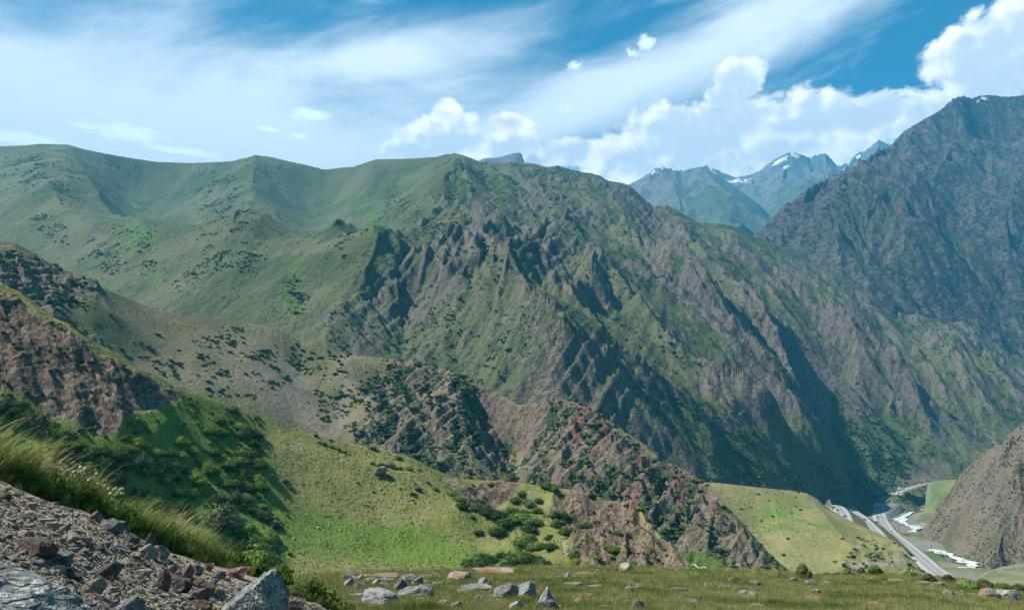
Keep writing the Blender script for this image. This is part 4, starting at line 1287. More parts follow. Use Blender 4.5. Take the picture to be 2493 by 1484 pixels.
def rnd_rot(r, n, tilt=0.0):
    return np.stack([r.normal(0, tilt, n) if tilt else np.zeros(n), r.normal(0, tilt, n) if tilt else np.zeros(n), r.random(n) * 6.283], 1)


def surf_hit(fn, u, v, y0, y1, n=900):
    r = ray(u, v)
    a = r[0] / r[1]
    ys = np.geomspace(y0, y1, n)
    zz = fn(a * ys, ys)
    zr = r[2] / r[1] * ys
    k = np.nonzero(zz >= zr)[0]
    i = k[0] if len(k) else n - 1
    return np.array((a * ys[i], ys[i], zz[i]))


def z_at(X, Y, Z):
    """nearest-vertex height lookup on a fan grid"""
    a = X[:, 0] / Y[:, 0]

    def f(x, y):
        i = np.clip(np.searchsorted(a, x / y), 0, len(a) - 1)
        return np.array([np.interp(yy, Y[ii], Z[ii]) for ii, yy in zip(np.atleast_1d(i), np.atleast_1d(y))])
    return f


rv = np.random.default_rng(5)
# ---- bushes of the near green hill
hX, hY, hZ, h_rock, h_cliff, h_nz, h_nz2, hU, hV, h_sl, h_bowl, h_lip = LANDS['hill']
hz = z_at(hX, hY, hZ)
HB = [(532, 1017, 35), (586, 1034, 45), (578, 1010, 15), (503, 1046, 35), (547, 1039, 35), (520, 1097, 45), (583, 1102, 40), (583, 1121, 48), (629, 1126, 48), (633, 1182, 50), (627, 1170, 40), (696, 1170, 24), (707, 1188, 14), (603, 1216, 38), (639, 1230, 25),
      (535, 1258, 85), (552, 1238, 50), (610, 1279, 38), (656, 1294, 30), (593, 1301, 50), (612, 1309, 60), (625, 1325, 50), (590, 1325, 45), (640, 1345, 60), (600, 1350, 60), (660, 1360, 40), (549, 1126, 40), (479, 1163, 60), (547, 1177, 40), (535, 1206, 35), (627, 1077, 8), (655, 1078, 6)]
DARK_B = [(8, 985, 60), (36, 1000, 60), (66, 1012, 56), (98, 1028, 60), (130, 1048, 60), (160, 1062, 56), (190, 1076, 60), (222, 1090, 60), (250, 1098, 56), (282, 1102, 60), (310, 1092, 50), (335, 1080, 46), (300, 1125, 56), (340, 1120, 56), (380, 1100, 46), (250, 1128, 50), (200, 1108, 50), (150, 1090, 50), (365, 1140, 60), (400, 1130, 46)]
CREST_B = [(775, 1074, 14), (790, 1080, 16), (806, 1086, 16), (822, 1093, 16), (838, 1100, 15), (851, 1106, 10), (768, 1057, 16), (804, 1068, 12), (840, 1073, 8), (907, 1099, 20), (970, 1116, 20), (907, 1125, 16), (930, 1128, 20), (950, 1131, 24), (972, 1136, 20), (995, 1140, 20), (1020, 1143, 16), (1111, 1150, 24),
           (1059, 1188, 18), (1018, 1191, 18), (1005, 1202, 20), (947, 1157, 14), (1041, 1174, 14), (925, 1160, 10), (1130, 1156, 20)]
NOSE_B = [(1100, 1196, 30), (1115, 1210, 36), (1125, 1230, 36), (1183, 1243, 46), (1160, 1235, 36), (1210, 1250, 50), (1245, 1245, 46), (1265, 1256, 60), (1299, 1267, 50), (1230, 1270, 50), (1207, 1287, 45), (1162, 1366, 75), (1140, 1372, 40), (1190, 1360, 40), (1275, 1318, 55), (1261, 1352, 70), (1296, 1360, 50), (1240, 1372, 46), (1268, 1212, 25), (1333, 1202, 40), (1313, 1222, 25),
          (1350, 1210, 26), (1367, 1260, 40), (1350, 1275, 30), (1395, 1291, 32), (1422, 1284, 36), (1504, 1304, 38), (1497, 1328, 38), (1508, 1229, 22), (1530, 1240, 22), (1248, 1178, 24), (1235, 1185, 20), (1408, 1192, 14), (1440, 1205, 14), (1480, 1330, 30), (1450, 1360, 30), (1400, 1350, 36), (1340, 1330, 40), (1320, 1370, 40), (1360, 1380, 36), (1540, 1370, 30), (1580, 1340, 24), (1470, 1270, 24), (1195, 1195, 20), (1290, 1230, 36), (1285, 1290, 44), (1305, 1330, 40)]
ORD = ('first second third fourth fifth sixth seventh eighth ninth tenth eleventh twelfth thirteenth fourteenth fifteenth sixteenth seventeenth eighteenth nineteenth twentieth '
       'twenty-first twenty-second twenty-third twenty-fourth twenty-fifth twenty-sixth twenty-seventh twenty-eighth twenty-ninth thirtieth thirty-first thirty-second thirty-third').split()
for lst, lab, grp in ((DARK_B, 'big dark bush in the shadowed row along the foot of the brown cliff', 'row of bushes at the foot of the brown cliff'), (HB, 'dark leafy bush on the bright slope below the brown cliff', 'bushes below the brown cliff'), (CREST_B, 'small round bush along the sunlit crest of the green hill', 'bushes along the crest of the green hill'), (NOSE_B, 'dense bush among the rocks at the low end of the green hill', 'bushes at the low end of the green hill')):
    for n_, (u, v, w) in enumerate(sorted(lst)):
        lab_n = lab
        if lst is DARK_B: lab_n = ORD[n_] + ' big dark bush from the left along the foot of the brown cliff'
        if lst is CREST_B: lab_n = ORD[n_] + ' small round bush from the left along the sunlit crest of the green hill'
        if lst is HB: lab_n = ORD[n_] + ' leafy bush from the left on the bright slope right of the brown cliff'
        b_ = surf_hit(hill.height, u, v + w * 0.22, 60, 270)
        z = hz(b_[0], b_[1])[0]
        s = w * b_[1] / F_PX * 0.55
        tag(put('bush', BUSH[rv.choice(4, p=(.35, .35, .15, .15))], (b_[0], b_[1], z - 0.1 * s), (s * rv.uniform(.9, 1.15), s * rv.uniform(.9, 1.15), s * rv.uniform(.8, 1.05)), rv.random() * 6.28), lab_n, 'bush', grp)
dens = np.clip(h_sl * (0.15 + 1.6 * h_nz2 + 0.8 * h_nz), 0, 1) * (hV < 1400) * (hV > 900) * (hU > -60)
dens = dens * ((hV - 1040) < (hU * 0.55 + 20))
pts = sample(hX, hY, hZ, dens, 120, 41)
for p_ in pts:
    s = rv.uniform(0.8, 2.2)
    tag(put('bush', BUSH[rv.choice(4, p=(.3, .3, .2, .2))], (p_[0], p_[1], p_[2] - 0.15 * s), (s, s * rv.uniform(.85, 1.15), s * rv.uniform(.85, 1.2)), rv.random() * 6.28), 'green shrub in the thicket covering the slope under the brown cliff', 'bush', 'thicket under the brown cliff')
dens = (inpoly(hU, hV, [(1110, 1200), (1330, 1200), (1400, 1300), (1400, 1390), (1130, 1390), (1180, 1290)], 20) * (0.35 + 1.3 * h_nz2) + 0.55 * (h_cliff > 0.4) * (hU > 1340) * np.clip(0.1 + 1.4 * h_nz2, 0, 1)).clip(0, 1) * (hV < 1400)
pts = sample(hX, hY, hZ, dens, 80, 46)
for p_ in pts:
    s = rv.uniform(0.6, 2.0)
    tag(put('bush', BUSH[rv.choice(4, p=(.35, .35, .15, .15))], (p_[0], p_[1], p_[2] - 0.15 * s), (s, s * rv.uniform(.85, 1.15), s * rv.uniform(.75, 1.1)), rv.random() * 6.28), 'dense bush among the rocks at the low end of the green hill', 'bush', 'bushes at the low end of the green hill')
# undergrowth, tussocks
uX = [sample(hX, hY, hZ, np.clip(h_sl * (0.5 + 1.2 * h_nz2), 0, 1) * (hV < 1420), 1500, 42), sample(hX, hY, hZ, np.clip(0.15 + 0.5 * h_nz2, 0, 1) * (h_cliff < .3), 16000, 43), sample(hX, hY, hZ, np.clip(h_cliff * (0.2 + 0.8 * h_nz2), 0, 1) * (hV > 700), 260, 44)]
r0 = np.random.default_rng(6)
eX, eY, eZ, e_rg, e_nz, eU, eV = LANDS['greenspur']
uX.append(sample(eX, eY, eZ, np.clip(0.35 + e_nz, 0, 1) * (eU > 1650) * (eV < 1420), 7000, 45))
sc_ = np.concatenate([r0.uniform(0.2, 0.7, len(uX[0])), r0.uniform(0.10, 0.26, len(uX[1])), r0.uniform(0.3, 0.8, len(uX[2])), r0.uniform(0.15, 0.5, len(uX[3]))])
pa = np.concatenate(uX)
var = np.concatenate([r0.choice([2, 2, 3], len(uX[0])), np.full(len(uX[1]), 3), r0.integers(0, 3, len(uX[2])), np.full(len(uX[3]), 3)])
m_tus = leaf_mat('tussock', (0.070, 0.085, 0.020), (0.12, 0.125, 0.032), 0.2)
TUSS = bush_mesh('tussock_crown', 41, 2, 10, 0.3, m_tus, 1, 0.7)
stuff_points('undergrowth', pa, np.stack([sc_, sc_, sc_ * 0.75], 1), rnd_rot(r0, len(pa)), var, [proto(MIDB[0]), proto(MIDB[2]), proto(BUSH[3]), proto(TUSS)], 'low undergrowth and grass tussocks over the green hill and spur', 'undergrowth')

# ---- shrubs of the craggy ridge
mX, mY, mZ, m_rock, m_crag, m_nz, m_nz2, mU, mV, m_bare, m_gull = LANDS['mid']
cl = np.zeros(mX.shape)
for b_ in ((530, 835, 60, 30, -20), (470, 880, 60, 25, 10), (395, 890, 35, 20, 20), (620, 880, 60, 30, -30), (560, 905, 50, 20, -10), (700, 890, 50, 40, -40), (760, 880, 40, 30, 0), (840, 880, 40, 25, 20), (480, 920, 50, 16, 0), (540, 955, 35, 12, 0), (610, 960, 14, 10, 0), (330, 830, 40, 40, 30), (270, 770, 20, 8, 0), (250, 830, 40, 60, 20),
           (780, 1000, 40, 35, -40), (860, 1000, 30, 60, 20), (900, 940, 40, 30, 0), (490, 793, 24, 7, 0), (380, 812, 16, 6, 0), (800, 950, 40, 30, 0), (660, 930, 30, 14, 0)):
    cl = np.maximum(cl, blob(mU, mV, *b_, soft=0.4))
dn1 = cl * smooth01(m_nz2, -0.15, 0.15) * (mU > -40)
dn2 = np.clip(m_crag * (0.32 + 1.6 * m_nz2 - 0.2 * (m_rock - 0.5)), 0, 1) * (mU > -40) * (1 - m_gull)
dn3 = 0.05 * (1 - m_crag) * (mU > 200)
vis = (mV < hill.crest[2].max() + 1500)
ptsA = sample(mX, mY, mZ, dn1, 1100, 51)
ptsB = sample(mX, mY, mZ, dn2, 7000, 52)
ptsC = sample(mX, mY, mZ, dn3, 260, 53)
allp = np.concatenate([ptsA, ptsB, ptsC])
siz = np.concatenate([np.clip(rv.lognormal(0.05, 0.4, len(ptsA)), 0.4, 2.6), np.clip(rv.lognormal(-0.15, 0.45, len(ptsB)), 0.3, 2.4), rv.uniform(0.35, 0.8, len(ptsC))])
show = siz / allp[:, 1]
U_, V_ = proj(allp[:, 0], allp[:, 1], allp[:, 2])
# hidden behind the near hill?
hv = np.interp(U_, [0, 130, 290, 450, 600, 760, 930, 1100, 1330, 1480, 1560, 1690], [690, 780, 860, 945, 1000, 1056, 1092, 1160, 1184, 1217, 1240, 1395])
seen = (V_ < hv) & (U_ > 0) & (U_ < 2480)
order = np.argsort(-show * seen)
ind, rest = order[:210], order[210:]
for k in ind:
    s = siz[k]; p_ = allp[k]
    grassy_side = k < len(ptsA) or k >= len(ptsA) + len(ptsB)
    tag(put('shrub', MIDB[rv.integers(3)], (p_[0], p_[1], p_[2] - 0.15 * s), (s * rv.uniform(.9, 1.3), s * rv.uniform(.9, 1.3), s * rv.uniform(.7, .95)), rv.random() * 6.28),
        'dark juniper shrub dotted over the pale grass of the middle ridge' if grassy_side else 'dark shrub clinging to the crags of the middle ridge', 'shrub',
        'shrubs on the grass of the middle ridge' if grassy_side else 'shrubs on the crags of the middle ridge')
sr = siz[rest]
stuff_points('shrubbery', allp[rest] - np.array((0, 0, 0.1)), np.stack([sr * 1.1, sr * 1.1, sr * 0.85], 1), rnd_rot(rv, len(rest)), rv.integers(0, 3, len(rest)), [proto(q) for q in MIDB], 'scrub of small dark shrubs over the middle ridge', 'shrubbery')

# ---- juniper scrub of the far slopes
X, Y, Z, rock, rz, nz, nz2, U, V, grassy, foot, dsc = LANDS['main']
cl = np.zeros(X.shape)
for b_ in ((100, 430, 90, 50, 20), (130, 560, 80, 25, 30), (540, 470, 70, 70, -35), (560, 580, 70, 60, -35), (500, 660, 70, 55, -25), (600, 640, 50, 40, -30), (560, 700, 60, 25, -20), (660, 400, 60, 30, 20), (480, 430, 60, 20, 0), (820, 640, 30, 80, 25), (900, 620, 50, 60, 30), (960, 520, 40, 60, 30), (250, 640, 80, 40, 30), (330, 610, 60, 60, 35), (720, 730, 30, 60, 10), (440, 780, 80, 15, 0), (620, 740, 50, 20, 0), (300, 400, 50, 14, 20)):
    cl = np.maximum(cl, blob(U, V, *b_, soft=0.5))
nz3 = fbm(X, Y, 28, 3, 0.55, 76)
w1 = cl * (1 - rz) * smooth01(nz2 + 0.8 * nz3, 0.0, 0.35)
w2 = rz * np.clip(0.30 + 1.5 * nz2 - 0.25 * (rock > 0.5), 0, 1) * (1 - 0.85 * grassy) * (1 - 0.75 * foot) * (1 - dsc)
w3 = foot * smooth01(nz2 + 0.4 * nz, -0.05, 0.25) * (1 - dsc) * (1 - 0.9 * RIBG) * 1.5
w4 = 0.02 * (1 - rz)
inn = (U > -80) & (U < 2580)
g1 = sample(X, Y, Z, w1 * inn, 11000, 61); g2 = sample(X, Y, Z, w2 * inn, 26000, 62); g3 = sample(X, Y, Z, w3 * inn, 2600, 63); g4 = sample(X, Y, Z, w4 * inn, 1200, 64)
pa = np.concatenate([g1, g2, g3, g4])
r0 = np.random.default_rng(8)
sc_ = np.concatenate([np.clip(r0.lognormal(0.25, 0.45, len(g1)), 0.5, 3.6), np.clip(r0.lognormal(0.35, 0.4, len(g2)), 0.6, 3.5), r0.uniform(1.0, 3.2, len(g3)), r0.uniform(0.8, 2, len(g4))])
dX, dY, dZ, d_rock, d_scr, d_nz, dU, dV = LANDS['dark']
g5 = sample(dX, dY, dZ, np.clip(0.35 + 1.0 * d_nz, 0, 1) * (d_scr < 0.5) * (dU < 2560) * (dV > 430), 6000, 65)
pa = np.concatenate([pa, g5]); sc_ = np.concatenate([sc_, r0.uniform(1.5, 4.0, len(g5))])
stuff_points('far_shrubbery', pa - np.array((0, 0, 0.2)), np.stack([sc_ * 1.15, sc_ * 1.15, sc_ * 0.75], 1), rnd_rot(r0, len(pa)), r0.integers(0, 2, len(pa)), [proto(q) for q in FARB], 'dark juniper scrub spread over the far mountainsides', 'shrubbery')

# ---- shrubs on the green spur, the brown hillside and the valley floor
X, Y, Z, rg, nz, U, V = LANDS['greenspur']
pts = sample(X, Y, Z, (rg * (0.5 + nz) + 0.012 + 0.25 * blob(U, V, 1790, 1290, 70, 25, 50)) * (V < 1400) * (U > 1740), 330, 71)
gsz = rv.uniform(0.6, 2.2, len(pts)); od = np.argsort(-gsz)
gsp, gss = pts[od[70:]], gsz[od[70:]]
for p_, s in zip(pts[od[:70]], gsz[od[:70]]):
    tag(put('shrub', MIDB[rv.integers(3)], (p_[0], p_[1], p_[2] - 0.15 * s), (s, s, s * 0.85), rv.random() * 6.28), 'small dark shrub on the yellow-green spur above the road', 'shrub', 'shrubs on the green spur')
X, Y, Z, rock, nz, U, V = LANDS['brown']
g6 = sample(X, Y, Z, np.clip(0.5 + nz, 0, 1) * (U < 2560), 5200, 72)
vx = np.random.default_rng(9)
g7 = np.stack([vx.uniform(395, 620, 900), vx.uniform(450, 1250, 900), np.full(900, 0.0)], 1)
rdv = line_dist(g7[:, 0], g7[:, 1], road_w); rvv = line_dist(g7[:, 0], g7[:, 1], river_w)
g7 = g7[(rdv > 12) & (rvv > 9)]
g7[:, 2] = ZV - 0.2
g7 = g7[:260]
pa = np.concatenate([g6, g7, gsp])
sc_ = np.concatenate([vx.uniform(0.35, 1.3, len(g6)), vx.uniform(0.4, 1.5, len(g7)), gss])
stuff_points('valley_shrubbery', pa - np.array((0, 0, 0.1)), np.stack([sc_, sc_, sc_ * 0.8], 1), rnd_rot(vx, len(pa)), vx.integers(0, 3, len(pa)), [proto(q) for q in MIDB], 'scrub dotting the brown hillside and the valley floor', 'shrubbery')
# ================================================================ ROCKS
def rock_mat(name, a, b_, spot=None, spot_amt=0.5, scale=2.0, bs=0.5, veins=None):
    m, nt, bs_ = new_mat(name)
    p = obj_coord()
    inf = nt.nodes.new('ShaderNodeObjectInfo')
    off = vmath('ADD', p, comb(E(inf.outputs['Random']) * 37.0, E(inf.outputs['Random']) * 11.0, 0.0))
    n1_ = noise(off, scale, 5, 0.62)
    n2_ = noise(off, scale * 6, 3, 0.7)
    n3_ = noise(off, scale * 0.6, 2, 0.5)
    c_ = mixc(sstep(n1_ + (n2_ - 0.5) * 0.7, 0.32, 0.68), a, b_)
    if spot is not None:
        c_ = mixc(sstep(n3_ + (n2_ - 0.5) * 0.6, 0.62 - 0.2 * spot_amt, 0.68 - 0.2 * spot_amt), c_, spot)
    if veins is not None:
        w = E.math('ABSOLUTE', n1_ - 0.5)
        c_ = mixc(sstep(w, 0.022, 0.006) * 0.7, c_, veins)
    crk = E.math('ABSOLUTE', noise(off, scale * 0.9, 3, 0.6, 0.0) - 0.5)
    c_ = mixc(sstep(crk, 0.022, 0.005) * 0.5, c_, tuple(x * 0.35 for x in a))
    v = (n2_ - 0.5) * 1.0 + 1.0 + (E(inf.outputs['Random']) - 0.5) * 0.3
    c_ = mixc(1.0, c_, comb(v, v, v), 'MULTIPLY')
    nt.links.new(c_.s, bs_.inputs['Base Color'])
    bs_.inputs['Roughness'].default_value = 0.85
    bump(bs_, n1_ * 0.6 + n2_ * 0.4 + sstep(crk, 0.0, 0.03) * 0.2, bs + 0.3, 0.14)
    return m


RM = {'grey': rock_mat('stone_grey', (0.10, 0.10, 0.094), (0.225, 0.225, 0.205), (0.30, 0.29, 0.25), 0.3),
      'blue': rock_mat('stone_blue', (0.10, 0.11, 0.105), (0.215, 0.23, 0.215), (0.28, 0.285, 0.255), 0.35, 2.0, 0.6),
      'pale': rock_mat('stone_pale', (0.19, 0.185, 0.185), (0.34, 0.33, 0.315), (0.13, 0.125, 0.125), 0.25),
      'tan': rock_mat('stone_tan', (0.35, 0.295, 0.215), (0.55, 0.48, 0.365), (0.25, 0.21, 0.165), 0.3, 5.0),
      'dark': rock_mat('stone_dark', (0.075, 0.065, 0.062), (0.155, 0.135, 0.125), (0.24, 0.21, 0.19), 0.15, 3.0),
      'purple': rock_mat('stone_purple', (0.10, 0.078, 0.070), (0.20, 0.16, 0.14), (0.24, 0.11, 0.08), 0.2, 3.0),
      'red': rock_mat('stone_red', (0.20, 0.075, 0.060), (0.32, 0.14, 0.11), (0.40, 0.35, 0.30), 0.35, 4.0),
      'lichen': rock_mat('stone_lichen', (0.15, 0.138, 0.12), (0.28, 0.26, 0.225), (0.26, 0.15, 0.085), 0.5, 1.6),
      'orange': rock_mat('stone_orange', (0.18, 0.15, 0.125), (0.29, 0.24, 0.20), (0.25, 0.125, 0.07), 0.75, 1.8),
      'vein': rock_mat('stone_veined', (0.12, 0.125, 0.125), (0.24, 0.245, 0.24), None, 0, 1.6, 0.5, (0.5, 0.5, 0.47))}


def rock_mesh(name, seed, style, sub, mat, rough=0.05):
    """unit rock: intersection of half spaces sampled on a sphere, chipped by noise"""
    r = np.random.default_rng(seed)
    v, f = ICO[sub]
    if style == 'pyramid':
        nrm = [(-0.80, -0.35, 0.50), (0.85, -0.45, 0.30), (0.35, 0.85, 0.35), (-0.5, 0.8, 0.3), (0.1, -0.95, 0.2)]
        dist = [0.42, 0.46, 0.55, 0.6, 0.62]
    elif style == 'slab':
        nrm = [(0.06, -0.12, 1), (-0.1, 0.1, 1)] + [tuple(r.normal(size=3) * (1, 1, .25)) for _ in range(8)]
        dist = [0.34, 0.4] + list(r.uniform(0.75, 1.0, 8))
    elif style == 'round':
        nrm = [tuple(r.normal(size=3)) for _ in range(22)]
        dist = list(r.uniform(0.82, 1.0, 22))
    elif style == 'tilted':
        nrm = [(-0.55, -0.25, 0.8), (0.75, -0.5, 0.35), (0.2, -0.95, 0.15)] + [tuple(r.normal(size=3)) for _ in range(8)]
        dist = [0.42, 0.58, 0.62] + list(r.uniform(0.7, 1.0, 8))
    else:
        nrm = [tuple(r.normal(size=3)) for _ in range(11)]
        dist = list(r.uniform(0.5, 0.95, 11))
    rad = np.full(len(v), 1.25)
    for n_, d in zip(nrm, dist):
        n_ = np.array(n_, float); n_ /= np.linalg.norm(n_)
        c_ = v @ n_
        rad = np.where(c_ > 0.05, np.minimum(rad, d / np.maximum(c_, 0.05)), rad)
    ph = r.random(3) * 9
    q = v * 2.1 + ph
    wob = np.sin(q[:, 0] * 2.3 + 1.7 * np.sin(q[:, 1] * 1.9)) * np.sin(q[:, 1] * 2.7 + q[:, 2] * 1.3) + 0.5 * np.sin(q[:, 2] * 6.1 + q[:, 0] * 4.3) * np.sin(q[:, 1] * 5.3)
    wob = wob + 0.5 * np.sin(q[:, 0] * 11.0 + q[:, 2] * 7) * np.sin(q[:, 1] * 9.7 - q[:, 2] * 8)
    rad = rad * (1 + rough * wob + rough * 0.35 * r.normal(size=len(v)))
    vv = v * rad[:, None]
    lo, hi = vv.min(0), vv.max(0)
    vv = (vv - (lo + hi) / 2) / (hi - lo) * 2
    me = raw_mesh(name, vv, [f], mat, smooth=True)
    me.set_sharp_from_angle(angle=math.radians(24))
    return me


_rk = {}


def rock_variant(style, kind, k, sub=3):
    key = (style, kind, k, sub)
    if key not in _rk:
        _rk[key] = rock_mesh('stone_mesh', hash((style, k)) % 1 + sum(map(ord, style)) * 7 + k * 13 + 5, style, sub, RM[kind])
    return _rk[key]


def put_rock(fn, y0, y1, u0, u1, v0, v1, style, kind, label, group=None, k=None, sub=4, name='boulder', yaw=None, cat='boulder', bury=0.28, tilt=None, depth=0.8):
    uc = (u0 + u1) / 2
    b_ = surf_hit(fn, uc, v1 - 1.0, y0, y1)
    d = b_[1]
    w = (u1 - u0) * d / F_PX
    h = (v1 - v0) * d / F_PX
    k = rv.integers(0, 6) if k is None else k
    me = rock_variant(style, kind, k, sub)
    dep = max(w * depth, h * 0.8) / 2
    k2 = (d + dep * 0.8) / d
    x2, y2 = b_[0] * k2, b_[1] * k2
    zt = P(uc, v0, y2)[2]
    g = float(fn(np.array([x2]), np.array([y2]))[0])
    hh = max(zt - g, 0.25 * h)
    hz_ = hh * (1 + bury * 1.4) / 2
    o = put(name, me, (x2, y2, g + hh - hz_), (w / 2 * k2, dep, hz_), rv.uniform(-0.25, 0.25) if yaw is None else yaw, tilt or (0, 0))
    tag(o, label, cat, group)
    return o


